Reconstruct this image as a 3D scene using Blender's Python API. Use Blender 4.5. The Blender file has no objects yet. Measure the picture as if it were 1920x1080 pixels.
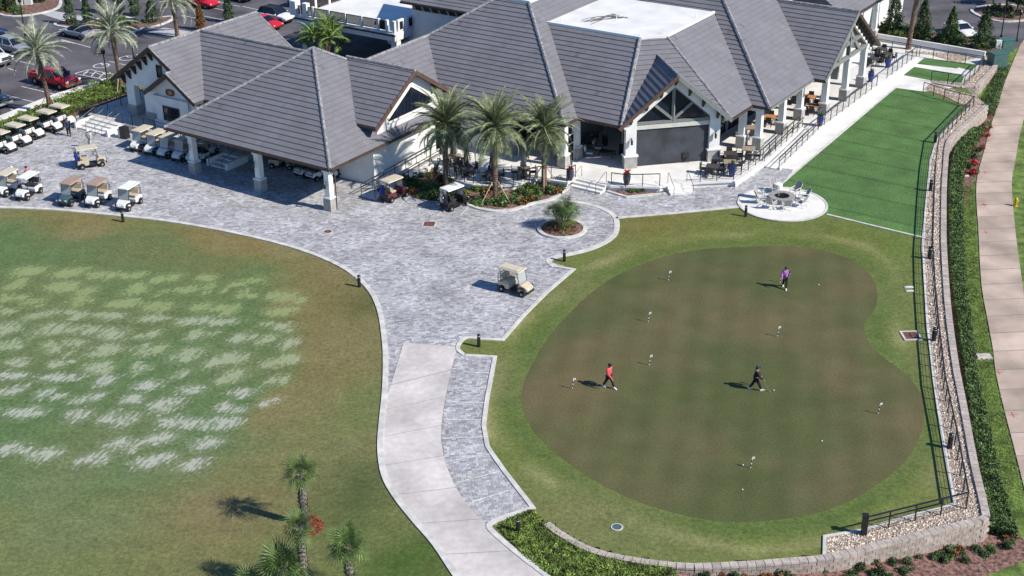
import bpy, math, random
import numpy as np
from mathutils import Vector, Matrix
random.seed(7); RNG = np.random.default_rng(7)
S = bpy.context.scene; COL = S.collection
pi = math.pi
# ------------------------------------------------------------------ camera, sky, sun
FPX, TH, RO, AZ, CH = 2555.0, math.radians(26.4), math.radians(-.8), math.radians(34.1), 42.0
cd = bpy.data.cameras.new('camera'); cam = bpy.data.objects.new('camera', cd); COL.objects.link(cam)
cd.sensor_width = 36; cd.lens = FPX / 1920 * 36; cd.clip_start = 1; cd.clip_end = 3000
c_, s_ = math.cos(TH), math.sin(TH)
fw = Vector((0, c_, -s_)); upv = Vector((0, s_, c_)); rt = Vector((1, 0, 0))
cr, sr = math.cos(RO), math.sin(RO)
# image x axis / y axis (down) in the world
ix = rt * cr - (-upv) * sr
iy = rt * sr + (-upv) * cr
cam.matrix_world = Matrix(((ix.x, -iy.x, -fw.x, 0), (ix.y, -iy.y, -fw.y, 0), (ix.z, -iy.z, -fw.z, CH), (0, 0, 0, 1)))
S.camera = cam
SUN_EL = math.radians(40); SUN_DIR = Vector((.905, -.425, 0)).normalized() * math.cos(SUN_EL) + Vector((0, 0, math.sin(SUN_EL)))
w = bpy.data.worlds.new('World'); S.world = w; w.use_nodes = True
nt = w.node_tree; bg = nt.nodes['Background']; sky = nt.nodes.new('ShaderNodeTexSky')
sky.sky_type = 'NISHITA'; sky.sun_disc = False; sky.sun_elevation = SUN_EL
sky.sun_rotation = math.atan2(SUN_DIR.x, SUN_DIR.y); sky.ozone_density = 10.0; sky.air_density = 1.0; sky.dust_density = 0.0
nt.links.new(sky.outputs[0], bg.inputs[0]); bg.inputs[1].default_value = .095
sl = bpy.data.lights.new('sun', 'SUN'); so = bpy.data.objects.new('sun', sl); COL.objects.link(so)
sl.energy = 4.2; sl.angle = math.radians(.5); sl.color = (1, .93, .82)
so.rotation_euler = SUN_DIR.to_track_quat('Z', 'Y').to_euler(); so.location = (40, 20, 60)
S.view_settings.view_transform = 'Standard'; S.view_settings.look = 'None'; S.view_settings.exposure = .55; S.view_settings.gamma = 1

def ray(x, y):
    x -= 960; y -= 540
    a = (x * cr + y * sr) / FPX; b = (-x * sr + y * cr) / FPX
    return (a, c_ - b * s_, -s_ - b * c_)
def P(x, y, z=0.0):                      # where the view ray through a photo pixel meets height z
    r = ray(x, y); t = (z - CH) / r[2]
    return Vector((r[0] * t, r[1] * t, z))
O = P(620, 393); EU = Vector((math.cos(AZ), -math.sin(AZ), 0)); EV = Vector((math.sin(AZ), math.cos(AZ), 0))
def W(u, v, z=0.0): return Vector((O.x, O.y, 0)) + EU * u + EV * v + Vector((0, 0, z))
def UV(x, y, z=0.0):
    d = P(x, y, z) - O; return (d.dot(EU), d.dot(EV))
def zlow(X, Y):
    s = min(max((X - 2) / 22, 0), 1) ** 1.3
    return -.04 - 1.25 * s * min(max((150 - Y) / 30, .15), 1)
def PL(x, y, dz=0.0):                    # the same on the lower ground beyond the retaining wall
    z = -.7
    for _ in range(12):
        p = P(x, y, z); z = .5 * z + .5 * zlow(p.x, p.y)
    p.z = zlow(p.x, p.y) + dz; return p

# ------------------------------------------------------------------ materials
MATS = {}
def mat(name, col, rough=.7, var=.12, scale=3.0, bump=0.0, bscale=30.0, metal=0.0, obj_var=0.0, col2=None, attr=None, spec=.3, alpha=None, fine=0.0, fscale=60.0):
    m = bpy.data.materials.new(name); m.use_nodes = True; t = m.node_tree; N = t.nodes; L = t.links
    b = N['Principled BSDF']; b.inputs['Roughness'].default_value = rough; b.inputs['Metallic'].default_value = metal
    b.inputs['Specular IOR Level'].default_value = spec
    tc = N.new('ShaderNodeTexCoord'); ge = N.new('ShaderNodeNewGeometry')
    nz = N.new('ShaderNodeTexNoise'); nz.inputs['Scale'].default_value = scale; nz.inputs['Detail'].default_value = 6
    L.new(ge.outputs['Position'], nz.inputs['Vector'])
    mx = N.new('ShaderNodeMixRGB')
    c2 = col2 if col2 else tuple(min(1, x * (1 - 2.2 * var)) for x in col)
    c1 = col if col2 else tuple(min(1, x * (1 + 1.6 * var)) for x in col)
    mx.inputs[1].default_value = (*c2, 1); mx.inputs[2].default_value = (*c1, 1)
    rp = N.new('ShaderNodeValToRGB'); rp.color_ramp.elements[0].position = .32; rp.color_ramp.elements[1].position = .68
    L.new(nz.outputs[0], rp.inputs[0]); L.new(rp.outputs[0], mx.inputs[0])
    out = mx.outputs[0]
    if attr:
        at = N.new('ShaderNodeAttribute'); at.attribute_name = attr
        mu = N.new('ShaderNodeMixRGB'); mu.blend_type = 'MULTIPLY'; mu.inputs[0].default_value = 1
        L.new(out, mu.inputs[1]); L.new(at.outputs['Color'], mu.inputs[2]); out = mu.outputs[0]
    if fine:
        n3 = N.new('ShaderNodeTexNoise'); n3.inputs['Scale'].default_value = fscale; n3.inputs['Detail'].default_value = 4
        L.new(ge.outputs['Position'], n3.inputs['Vector'])
        mr = N.new('ShaderNodeMapRange'); mr.inputs['From Min'].default_value = .3; mr.inputs['From Max'].default_value = .7
        mr.inputs['To Min'].default_value = 1 - fine; mr.inputs['To Max'].default_value = 1 + fine
        L.new(n3.outputs[0], mr.inputs['Value'])
        hv = N.new('ShaderNodeHueSaturation'); L.new(mr.outputs[0], hv.inputs['Value']); L.new(out, hv.inputs['Color']); out = hv.outputs[0]
    if obj_var:
        oi = N.new('ShaderNodeObjectInfo'); hs = N.new('ShaderNodeHueSaturation')
        mr = N.new('ShaderNodeMapRange'); mr.inputs['To Min'].default_value = 1 - obj_var; mr.inputs['To Max'].default_value = 1 + obj_var
        L.new(oi.outputs['Random'], mr.inputs['Value']); L.new(mr.outputs[0], hs.inputs['Value']); L.new(out, hs.inputs['Color']); out = hs.outputs[0]
    L.new(out, b.inputs['Base Color'])
    if bump:
        n2 = N.new('ShaderNodeTexNoise'); n2.inputs['Scale'].default_value = bscale; n2.inputs['Detail'].default_value = 5
        L.new(ge.outputs['Position'], n2.inputs['Vector'])
        bp = N.new('ShaderNodeBump'); bp.inputs['Strength'].default_value = bump; bp.inputs['Distance'].default_value = .03
        L.new(n2.outputs[0], bp.inputs['Height']); L.new(bp.outputs[0], b.inputs['Normal'])
    MATS[name] = m; return m
M = MATS
mat('stucco', (.74, .74, .72), .85, .04, 1.2, .15, 40)
mat('stone_base', (.36, .35, .33), .85, .1, 2, .3, 25)
mat('white_paint', (.78, .78, .76), .5, .03, 4)
mat('trim_grey', (.2, .21, .21), .6, .06, 4)
mat('tile', (.172, .171, .19), .75, .04, .5, .15, 18, attr='Col', fine=.06, fscale=9)
mat('cap_tile', (.27, .27, .28), .8, .2, 3, .3, 20)
mat('roof_deck', (.09, .085, .08), .8, .1, 2)
mat('fascia', (.075, .05, .04), .55, .12, 3)
mat('bronze', (.035, .028, .025), .45, .1, 5)
mat('black_metal', (.016, .016, .018), .4, .1, 6, spec=.5)
mat('dark_glass', (.010, .016, .03), .1, .2, .6, spec=.4)
mat('screen_mesh', (.055, .06, .07), .8, .15, .9)
mat('membrane', (.72, .72, .70), .6, .05, .5)
mat('stain', (.12, .11, .1), .8, .2, 2)
mat('concrete', (.54, .5, .48), .85, .1, .3, .12, 25, fine=.1, fscale=2.5)
mat('concrete_white', (.7, .69, .66), .85, .06, .6, .1, 25)
mat('walk', (.43, .345, .285), .85, .15, .35, .12, 25, obj_var=.1, fine=.1, fscale=16)
mat('curb', (.56, .55, .52), .8, .1, 1.5, .1, 20)
mat('asphalt', (.105, .1, .112), .9, .2, .25, .2, 50, fine=.15, fscale=30)
mat('line_paint', (.6, .6, .59), .7, .12, 3)
mat('blue_paint', (.08, .2, .5), .7, .12, 3)
mat('turf', (.08, .165, .046), .9, .1, .5, .5, 35, fine=.35, fscale=7)
def turf_seams():                         # rolls laid along the terrace with darker seams between them
    t = MATS['turf'].node_tree; N = t.nodes; L = t.links; b = N['Principled BSDF']; src = b.inputs['Base Color'].links[0].from_socket
    ge = N.new('ShaderNodeNewGeometry'); dt = N.new('ShaderNodeVectorMath'); dt.operation = 'DOT_PRODUCT'; dt.inputs[1].default_value = tuple(EV / 3.66); L.new(ge.outputs['Position'], dt.inputs[0])
    nz = N.new('ShaderNodeTexNoise'); nz.inputs['Scale'].default_value = 1.3; nz.inputs['Detail'].default_value = 5; L.new(ge.outputs['Position'], nz.inputs['Vector'])
    def mth(op, a, c):
        m = N.new('ShaderNodeMath'); m.operation = op
        for i, x in enumerate((a, c)):
            if isinstance(x, (int, float)): m.inputs[i].default_value = x
            else: L.new(x, m.inputs[i])
        return m.outputs[0]
    fr = mth('FRACT', mth('ADD', dt.outputs['Value'], mth('MULTIPLY', nz.outputs[0], .05)), 0); d = mth('ABSOLUTE', mth('SUBTRACT', fr, .5), 0)
    seam = N.new('ShaderNodeMapRange'); L.new(d, seam.inputs[0])
    for i, x in enumerate((.445, .49, 1.0, .66)): seam.inputs[i + 1].default_value = x
    wn = N.new('ShaderNodeTexWhiteNoise'); wn.noise_dimensions = '1D'; L.new(mth('FLOOR', dt.outputs['Value'], 0), wn.inputs['W'])
    seam2 = mth('MULTIPLY', seam.outputs[0], mth('ADD', .92, mth('MULTIPLY', wn.outputs['Value'], .16)))
    hs = N.new('ShaderNodeHueSaturation'); L.new(src, hs.inputs['Color']); L.new(seam2, hs.inputs['Value']); L.new(hs.outputs[0], b.inputs['Base Color'])
turf_seams()
mat('strip_grass', (.125, .19, .042), .9, .25, 1.2, .8, 20, fine=.35, fscale=14)
mat('mulch', (.2, .115, .095), .95, .35, 5, 1, 18, fine=.4, fscale=18)
mat('pine_straw', (.3, .09, .05), .95, .3, 6, 1, 14, fine=.3, fscale=20)
mat('pebble', (.62, .53, .45), .8, .3, 9, obj_var=.05, attr='Col')
mat('gravel_bed', (.33, .27, .22), .9, .3, 14, .8, 30)
mat('block', (.38, .32, .28), .9, .12, 4, .5, 18, obj_var=.16)
mat('cap_stone', (.42, .37, .33), .9, .1, 4, .35, 18, obj_var=.13)
mat('paver', (.39, .39, .40), .85, .06, 3, .2, 25, obj_var=.26)
mat('paver_joint', (.27, .27, .275), .95, .1, 8)
mat('bark_palm', (.2, .135, .1), .95, .3, 8, 1, 16)
mat('bark_grey', (.2, .175, .15), .95, .35, 7, 1, 16)
mat('bark', (.1, .075, .055), .95, .3, 8, 1, 12)
mat('frond', (.185, .22, .11), .6, .3, 3.5, obj_var=.3)
mat('frond_silver', (.29, .32, .235), .6, .25, 3.5, obj_var=.25)
mat('frond_dead', (.3, .25, .17), .85, .3, 4, obj_var=.25)
mat('fan_leaf', (.09, .15, .04), .55, .3, 4, obj_var=.3)
mat('leaf_dark', (.05, .1, .035), .7, .4, 2.5, attr='Col')
mat('leaf_mid', (.085, .15, .048), .7, .35, 2.5, attr='Col')
mat('leaf_bright', (.15, .225, .05), .7, .35, 2.5, attr='Col')
mat('leaf_brown', (.2, .1, .035), .8, .3, 4, attr='Col')
mat('leaf_red', (.35, .03, .035), .7, .3, 4, attr='Col')
mat('wood_stake', (.42, .34, .25), .85, .15, 6)
mat('cart_white', (.72, .72, .70), .3, .02, 3, spec=.5)
mat('cart_cream', (.5, .43, .32), .35, .03, 3, spec=.5)
mat('cart_teal', (.05, .1, .12), .3, .05, 3, spec=.5)
mat('cart_maroon', (.12, .03, .04), .3, .05, 3, spec=.5)
mat('roof_cream', (.56, .5, .39), .5, .03, 3)
mat('roof_tan', (.36, .25, .19), .5, .05, 3)
mat('roof_white', (.76, .76, .74), .5, .03, 3)
mat('seat_tan', (.45, .38, .28), .7, .06, 4)
mat('seat_black', (.03, .03, .032), .6, .1, 4)
mat('rubber', (.018, .018, .018), .8, .1, 8)
mat('rim', (.42, .42, .43), .35, .1, 4, metal=.6)
mat('plastic_black', (.02, .02, .022), .5, .1, 5)
mat('clear_shield', (.35, .38, .4), .1, .05, 2, spec=.7)
mat('bag_blue', (.02, .06, .4), .6, .1, 4)
mat('bag_white', (.65, .65, .66), .6, .1, 4)
mat('bag_black', (.03, .03, .04), .6, .1, 4)
mat('car_red', (.55, .012, .022), .25, .04, 2, spec=.6)
mat('car_blue', (.015, .04, .13), .25, .04, 2, spec=.6)
mat('car_silver', (.42, .44, .45), .28, .04, 2, metal=.4, spec=.6)
mat('car_white', (.74, .75, .76), .28, .02, 2, spec=.6)
mat('car_grey', (.16, .2, .24), .28, .04, 2, spec=.6)
mat('chrome', (.55, .55, .56), .2, .05, 3, metal=.9)
mat('lamp_red', (.4, .01, .01), .3, .05, 3)
mat('lamp_clear', (.7, .7, .68), .15, .03, 3)
mat('skin', (.45, .27, .19), .6, .05, 8)
mat('cloth_white', (.72, .71, .69), .8, .05, 8)
mat('cloth_coral', (.75, .08, .09), .8, .06, 8)
mat('cloth_purple', (.42, .17, .5), .8, .06, 8)
mat('cloth_black', (.018, .018, .02), .8, .1, 8)
mat('cloth_grey', (.5, .48, .45), .8, .06, 8)
mat('cloth_navy', (.03, .04, .1), .8, .06, 8)
mat('cloth_red', (.5, .02, .07), .8, .06, 8)
mat('hair', (.05, .03, .02), .7, .2, 20)
mat('chair_grey', (.3, .29, .28), .6, .08, 5)
mat('chair_dark', (.05, .048, .047), .6, .1, 5)
mat('cushion', (.6, .6, .58), .85, .05, 6)
mat('table_tan', (.34, .27, .2), .7, .15, 8)
mat('table_dark', (.07, .062, .06), .6, .15, 8)
mat('table_orange', (.5, .23, .1), .6, .12, 8)
mat('umbrella_tan', (.42, .39, .32), .85, .08, 5)
mat('umbrella_navy', (.045, .065, .1), .85, .08, 5)
mat('urn_plum', (.05, .04, .075), .3, .15, 5, spec=.6)
mat('urn_blue', (.02, .035, .2), .25, .15, 5, spec=.6)
mat('soil', (.05, .035, .025), .95, .2, 9)
mat('lava_rock', (.02, .02, .022), .9, .4, 12)
mat('pit_stone', (.3, .29, .28), .8, .12, 6, .2, 20)
mat('rust', (.14, .07, .05), .85, .25, 9, .2, 40)
mat('box_green', (.06, .13, .12), .5, .08, 3)
mat('lid_white', (.6, .62, .6), .6, .06, 4)
mat('yellow_paint', (.6, .4, .03), .5, .08, 5)
mat('ball', (.8, .8, .8), .4, 0, 3)
mat('sign_red', (.2, .05, .03), .5, .1, 8)
mat('sign_gold', (.45, .3, .12), .5, .1, 8)
mat('utility_red', (.5, .06, .06), .8, .2, 6)
mat('awning', (.55, .55, .5), .7, .05, 3)

# ------------------------------------------------------------------ mesh helpers
class MB:
    def __init__(s): s.v = []; s.f = []
    def add(s, vs, fs):
        n = len(s.v); s.v += [tuple(x) for x in vs]; s.f += [tuple(i + n for i in f) for f in fs]; return s
    def box(s, c, d, rz=0, top=1.0):
        x, y, z = d[0] / 2, d[1] / 2, d[2] / 2; co, si = math.cos(rz), math.sin(rz); vs = []
        for k, q in ((-z, 1), (z, top)):
            for a, b in ((-x, -y), (x, -y), (x, y), (-x, y)):
                a *= q; b *= q; vs.append((c[0] + a * co - b * si, c[1] + a * si + b * co, c[2] + k))
        return s.add(vs, [(3, 2, 1, 0), (4, 5, 6, 7), (0, 1, 5, 4), (1, 2, 6, 5), (2, 3, 7, 6), (3, 0, 4, 7)])
    def bar(s, p, q, w=.05, h=None, up=(0, 0, 1)):
        h = h or w; p = Vector(p); q = Vector(q); d = (q - p).normalized(); up = Vector(up)
        if abs(d.dot(up)) > .98: up = Vector((1, 0, 0))
        a = d.cross(up).normalized() * w / 2; b = a.cross(d).normalized() * h / 2
        vs = [p - a - b, p + a - b, p + a + b, p - a + b, q - a - b, q + a - b, q + a + b, q - a + b]
        return s.add(vs, [(0, 1, 2, 3), (7, 6, 5, 4), (0, 4, 5, 1), (1, 5, 6, 2), (2, 6, 7, 3), (3, 7, 4, 0)])
    def tube(s, pts, r, n=6):
        pts = [Vector(p) for p in pts]; k = len(pts); rs = r if isinstance(r, (list, tuple)) else [r] * k; vs = []; fs = []
        for i, p in enumerate(pts):
            d = (pts[min(i + 1, k - 1)] - pts[max(i - 1, 0)]).normalized()
            up = Vector((0, 0, 1)) if abs(d.z) < .95 else Vector((1, 0, 0))
            a = d.cross(up).normalized(); b = a.cross(d)
            for j in range(n):
                t = 2 * pi * j / n; vs.append(p + (a * math.cos(t) + b * math.sin(t)) * rs[i])
        for i in range(k - 1):
            for j in range(n):
                j2 = (j + 1) % n; fs.append((i * n + j, i * n + j2, (i + 1) * n + j2, (i + 1) * n + j))
        fs.append(tuple(range(n))[::-1]); fs.append(tuple((k - 1) * n + j for j in range(n)))
        return s.add(vs, fs)
    def lathe(s, prof, n=12, c=(0, 0, 0)):
        vs = []; fs = []
        for r, z in prof:
            for j in range(n):
                t = 2 * pi * j / n; vs.append((c[0] + r * math.cos(t), c[1] + r * math.sin(t), c[2] + z))
        k = len(prof)
        for i in range(k - 1):
            for j in range(n):
                j2 = (j + 1) % n; fs.append((i * n + j, i * n + j2, (i + 1) * n + j2, (i + 1) * n + j))
        fs.append(tuple(range(n))[::-1]); fs.append(tuple((k - 1) * n + j for j in range(n)))
        return s.add(vs, fs)
    def prism(s, poly, z0, z1, top=None):
        poly = [(p[0], p[1]) for p in poly]
        if sum(poly[i - 1][0] * poly[i][1] - poly[i][0] * poly[i - 1][1] for i in range(len(poly))) < 0: poly = poly[::-1]
        n = len(poly); tp = top or poly
        vs = [(p[0], p[1], z0) for p in poly] + [(p[0], p[1], z1) for p in tp]
        fs = [tuple(range(n))[::-1], tuple(range(n, 2 * n))] + [(i, (i + 1) % n, (i + 1) % n + n, i + n) for i in range(n)]
        return s.add(vs, fs)
    def prof(s, poly, y0, y1, sy=1.0):       # profile in x-z pulled along y
        n = len(poly); vs = [(p[0], y0, p[1]) for p in poly] + [(p[0], y1, p[1]) for p in poly]
        fs = [tuple(range(n)), tuple(range(n, 2 * n))[::-1]] + [((i + 1) % n, i, i + n, (i + 1) % n + n) for i in range(n)]
        return s.add(vs, fs)
    def sheet(s, poly):
        a = sum(poly[i - 1][0] * poly[i][1] - poly[i][0] * poly[i - 1][1] for i in range(len(poly)))
        if a < 0: poly = poly[::-1]
        return s.add(poly, [tuple(range(len(poly)))])
    def ribbon(s, pts, wd, z0, z1, closed=False):
        pts = [Vector(p) for p in pts]; n = len(pts); L = []; R = []
        for i in range(n):
            a = pts[i - 1] if (i > 0 or closed) else pts[i]; b = pts[(i + 1) % n] if (i < n - 1 or closed) else pts[i]
            d1 = (pts[i] - a); d2 = (b - pts[i]); d1.z = d2.z = 0
            if d1.length < 1e-6: d1 = d2
            if d2.length < 1e-6: d2 = d1
            d1.normalize(); d2.normalize(); d = (d1 + d2).normalized(); nn = Vector((-d.y, d.x, 0)); k = wd / 2 / max(.5, d.dot(d1))
            L.append(pts[i] + nn * k); R.append(pts[i] - nn * k)
        vs = []; fs = []
        for a, b, p in zip(L, R, pts):
            vs += [(a.x, a.y, p.z + z0), (a.x, a.y, p.z + z1), (b.x, b.y, p.z + z1), (b.x, b.y, p.z + z0)]
        m = n if closed else n - 1
        for i in range(m):
            o = i * 4; q = ((i + 1) % n) * 4
            fs += [(o, q, q + 1, o + 1), (o + 1, q + 1, q + 2, o + 2), (o + 2, q + 2, q + 3, o + 3)]
        if not closed: fs += [(0, 1, 2, 3), (n * 4 - 1, n * 4 - 2, n * 4 - 3, n * 4 - 4)]
        return s.add(vs, fs)
    def mesh(s, name, m, smooth=False):
        me = bpy.data.meshes.new(name); me.from_pydata(s.v, [], s.f); me.materials.append(M[m] if isinstance(m, str) else m)
        if smooth: me.polygons.foreach_set('use_smooth', [True] * len(me.polygons))
        me.update(); return me
    def build(s, name, m, parent=None, smooth=False, **k):
        return link(name, s.mesh(name, m, smooth), parent, **k)
def link(name, me, parent=None, loc=None, rz=None, kind=None, label=None, cat=None, group=None, bevel=0):
    o = bpy.data.objects.new(name, me); COL.objects.link(o)
    if parent: o.parent = parent
    if loc is not None: o.location = loc
    if rz is not None: o.rotation_euler.z = rz
    if kind: o['kind'] = kind
    if label: o['label'] = label
    if cat: o['category'] = cat
    if group: o['group'] = group
    if bevel:
        b = o.modifiers.new('bevel', 'BEVEL'); b.width = bevel; b.segments = 2; b.limit_method = 'ANGLE'
    return o
def thing(name, label, cat, loc=(0, 0, 0), rz=0, group=None): return link(name, None, None, loc, rz, None, label, cat, group)
def nparr(name, V, F, m, parent=None, col=None, **k):     # big meshes straight from arrays; col = one colour per face
    V = np.asarray(V, dtype=np.float32); F = np.asarray(F, dtype=np.int32); me = bpy.data.meshes.new(name); nf, q = F.shape
    me.vertices.add(len(V)); me.vertices.foreach_set('co', V.ravel()); me.loops.add(nf * q); me.loops.foreach_set('vertex_index', F.ravel())
    me.polygons.add(nf); me.polygons.foreach_set('loop_start', np.arange(0, nf * q, q, dtype=np.int32))
    me.materials.append(M[m] if isinstance(m, str) else m)
    if col is not None:
        a = me.color_attributes.new('Col', 'FLOAT_COLOR', 'CORNER'); cc = np.ones((nf, q, 4), np.float32)
        cc[..., :3] = np.asarray(col)[:, None, :] if np.ndim(col) == 2 else np.asarray(col)[:, None, None]
        a.data.foreach_set('color', cc.ravel())
    me.polygons.foreach_set('use_smooth', np.zeros(nf, bool)); me.update(calc_edges=True); me.validate(); return link(name, me, parent, **k)
def ctree(o, parent=None):
    c = o.copy(); COL.objects.link(c)
    if parent: c.parent = parent
    for ch in o.children: ctree(ch, c)
    return c
def pxs(L, z=0.0): return [P(x, y, z) for x, y in L]
def smooth_line(pts, n=4, closed=False):
    pts = [Vector(p) for p in pts]; out = []; m = len(pts)
    for i in range(m if closed else m - 1):
        g = (lambda k: pts[k % m]) if closed else (lambda k: pts[min(max(k, 0), m - 1)])
        p0, p1, p2, p3 = g(i - 1), g(i), g(i + 1), g(i + 2)
        for k in range(n):
            t = k / n
            out.append(.5 * ((2 * p1) + (p2 - p0) * t + (2 * p0 - 5 * p1 + 4 * p2 - p3) * t * t + (3 * p1 - p0 - 3 * p2 + p3) * t ** 3))
    if not closed: out.append(pts[-1])
    return out
def resample(pts, step):
    out = [pts[0].copy()]; acc = 0
    for a, b in zip(pts, pts[1:]):
        d = (b - a).length
        while acc + d >= step:
            t = (step - acc) / d; a = a.lerp(b, t); out.append(a.copy()); d = (b - a).length; acc = 0
        acc += d
    return out
def inpoly(X, Y, poly):
    X = np.asarray(X); Y = np.asarray(Y); r = np.zeros(X.shape, bool); n = len(poly)
    for i in range(n):
        x0, y0 = poly[i - 1][:2]; x1, y1 = poly[i][:2]
        if y0 == y1: continue
        c = ((y0 > Y) != (y1 > Y)) & (X < (x1 - x0) * (Y - y0) / (y1 - y0) + x0); r ^= c
    return r
def polydist(X, Y, poly, closed=True):
    d = np.full(np.shape(X), 1e9); n = len(poly)
    for i in range(0 if closed else 1, n):
        ax, ay = poly[i - 1][:2]; bx, by = poly[i][:2]; dx, dy = bx - ax, by - ay; l = dx * dx + dy * dy + 1e-9
        t = np.clip(((X - ax) * dx + (Y - ay) * dy) / l, 0, 1); d = np.minimum(d, np.hypot(X - ax - t * dx, Y - ay - t * dy))
    return d
def sm(x, a, b): t = np.clip((x - a) / (b - a), 0, 1); return t * t * (3 - 2 * t)
def struct(name, mb, m, **k): return mb.build(name, m, kind='structure', **k)

# ================================================================== GROUND
WALL1 = [(1030, 983), (1060, 1005), (1130, 1038), (1270, 1060), (1380, 1058), (1470, 1052), (1556, 1043), (1661, 1017), (1760, 992), (1843, 973), (1834, 930), (1820, 869), (1802, 770), (1792, 718), (1786, 685), (1775, 603), (1769, 533), (1765, 455), (1765, 417), (1766, 358), (1769, 310), (1773, 273), (1784, 255), (1809, 232), (1848, 197)]
WALL2 = [(1752, 156), (1797, 164), (1828, 162), (1850, 139), (1870, 116)]
w1 = pxs(WALL1); w1 = smooth_line(w1[:9], 4) + [w1[9]] + smooth_line(w1[10:-1], 3) + [w1[-1]]
w2 = pxs(WALL2)
GREEN = [(1400, 463), (1470, 461), (1530, 467), (1590, 484), (1627, 510), (1645, 545), (1640, 580), (1622, 606), (1625, 635), (1650, 665), (1690, 695), (1722, 730), (1733, 770), (1726, 815), (1705, 855), (1670, 890), (1620, 925), (1550, 957), (1470, 973), (1390, 979), (1320, 973), (1240, 955), (1160, 925), (1090, 885), (1030, 840), (995, 800), (979, 760), (982, 720), (1000, 680), (1030, 630), (1070, 585), (1120, 540), (1180, 505), (1250, 480), (1320, 467)]
green = smooth_line(pxs(GREEN), 4, True)
plateau = [P(x, y) for x, y in [(1030, 985), (-900, 1500), (-2500, 900), (-1200, 300), (-600, 130)]]
plateau = list(w1) + [P(1828, 180), P(1810, 160)] + list(w2) + [P(1880, 95), P(1640, 60), P(900, 150), P(-600, 130), P(-1400, 420), P(-700, 1500), P(650, 1500), P(1250, 1400), P(1180, 1240), P(1020, 1140)]
TEE = [(-200, 425), (0, 422), (150, 427), (300, 445), (420, 482), (505, 522), (548, 562), (565, 620), (562, 700), (545, 760), (500, 835), (440, 885), (380, 930), (250, 958), (100, 962), (-200, 955)]
tee = pxs(TEE)
Z4 = [(145, 290, 200, 60, 0), (340, 300, 190, 60, 0), (490, 310, 130, 60, 0), (685, 310, 130, 50, 0), (870, 320, 120, 60, 0), (1045, 325, 110, 45, 0), (1270, 338, 180, 45, 0), (80, 360, 130, 60, 0), (300, 365, 190, 60, 0), (430, 390, 150, 60, 0), (680, 385, 140, 60, 0), (820, 390, 70, 35, 0), (930, 385, 150, 35, 0), (1045, 370, 90, 60, 0), (1215, 410, 120, 45, 0), (1430, 418, 150, 60, 0), (30, 425, 110, 50, 0), (165, 440, 200, 45, 0), (410, 440, 190, 45, 0), (620, 455, 210, 45, 0), (810, 465, 170, 70, 0), (1020, 470, 170, 70, 0), (1160, 480, 90, 70, 0), (1400, 490, 180, 55, 0),
      (40, 490, 110, 40, .3), (240, 500, 150, 50, .3), (400, 510, 120, 45, .4), (560, 515, 150, 40, .4), (760, 525, 170, 40, .4), (940, 540, 170, 45, .5), (1100, 545, 200, 40, .5), (1410, 565, 110, 40, .4), (30, 580, 110, 90, .4), (220, 585, 170, 70, .4), (380, 580, 170, 60, .4), (560, 600, 170, 60, .5), (760, 605, 90, 50, .4), (980, 610, 110, 60, .4), (1195, 625, 110, 60, .5), (1350, 625, 90, 60, .4), (1440, 645, 110, 60, .5), (50, 655, 160, 60, .4), (270, 680, 110, 60, .4), (390, 650, 110, 50, .4), (540, 680, 180, 60, .4), (740, 690, 160, 70, .4), (940, 710, 200, 80, .4), (1140, 725, 150, 80, .4), (1380, 745, 170, 70, .3), (90, 740, 130, 50, .5), (280, 755, 100, 40, .5), (490, 770, 130, 70, .5), (700, 780, 90, 60, .5), (910, 800, 80, 50, .5), (1170, 810, 170, 70, .4), (1360, 835, 90, 60, .3),
      (70, 815, 160, 40, 1), (290, 820, 200, 40, 1), (525, 840, 90, 60, 1), (735, 860, 140, 45, 1), (960, 880, 170, 45, 1), (1215, 895, 150, 40, 1), (1365, 935, 100, 30, .9), (50, 890, 120, 60, .9), (220, 900, 110, 60, 1), (430, 925, 130, 50, .9), (660, 925, 110, 50, .9), (840, 950, 170, 70, .9), (1120, 975, 110, 50, 1), (140, 995, 160, 60, 1), (400, 1010, 140, 70, 1), (620, 1030, 180, 80, .9), (880, 1040, 170, 70, 1), (1130, 1050, 160, 50, 1)]
DIV0 = [(a / 2.667, 400 + b / 2.667, c / 2.667, d / 2.667, e) for a, b, c, d, e in Z4] + [(x, y, 58, 24, 1) for x, y in [(20, 842), (90, 852), (180, 857), (278, 866), (385, 832), (360, 873), (300, 822), (222, 832), (420, 795), (-40, 850), (-50, 780), (-50, 700)]]
_r = random.Random(12); DIV = DIV0 + [(x + _r.uniform(-32, 32), y + _r.uniform(-9, 9), w_ * _r.uniform(.4, .9), h_ * _r.uniform(.5, .9), min(1, max(0, e + _r.uniform(-.15, .1)))) for x, y, w_, h_, e in DIV0 for _ in range(2)]
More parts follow.
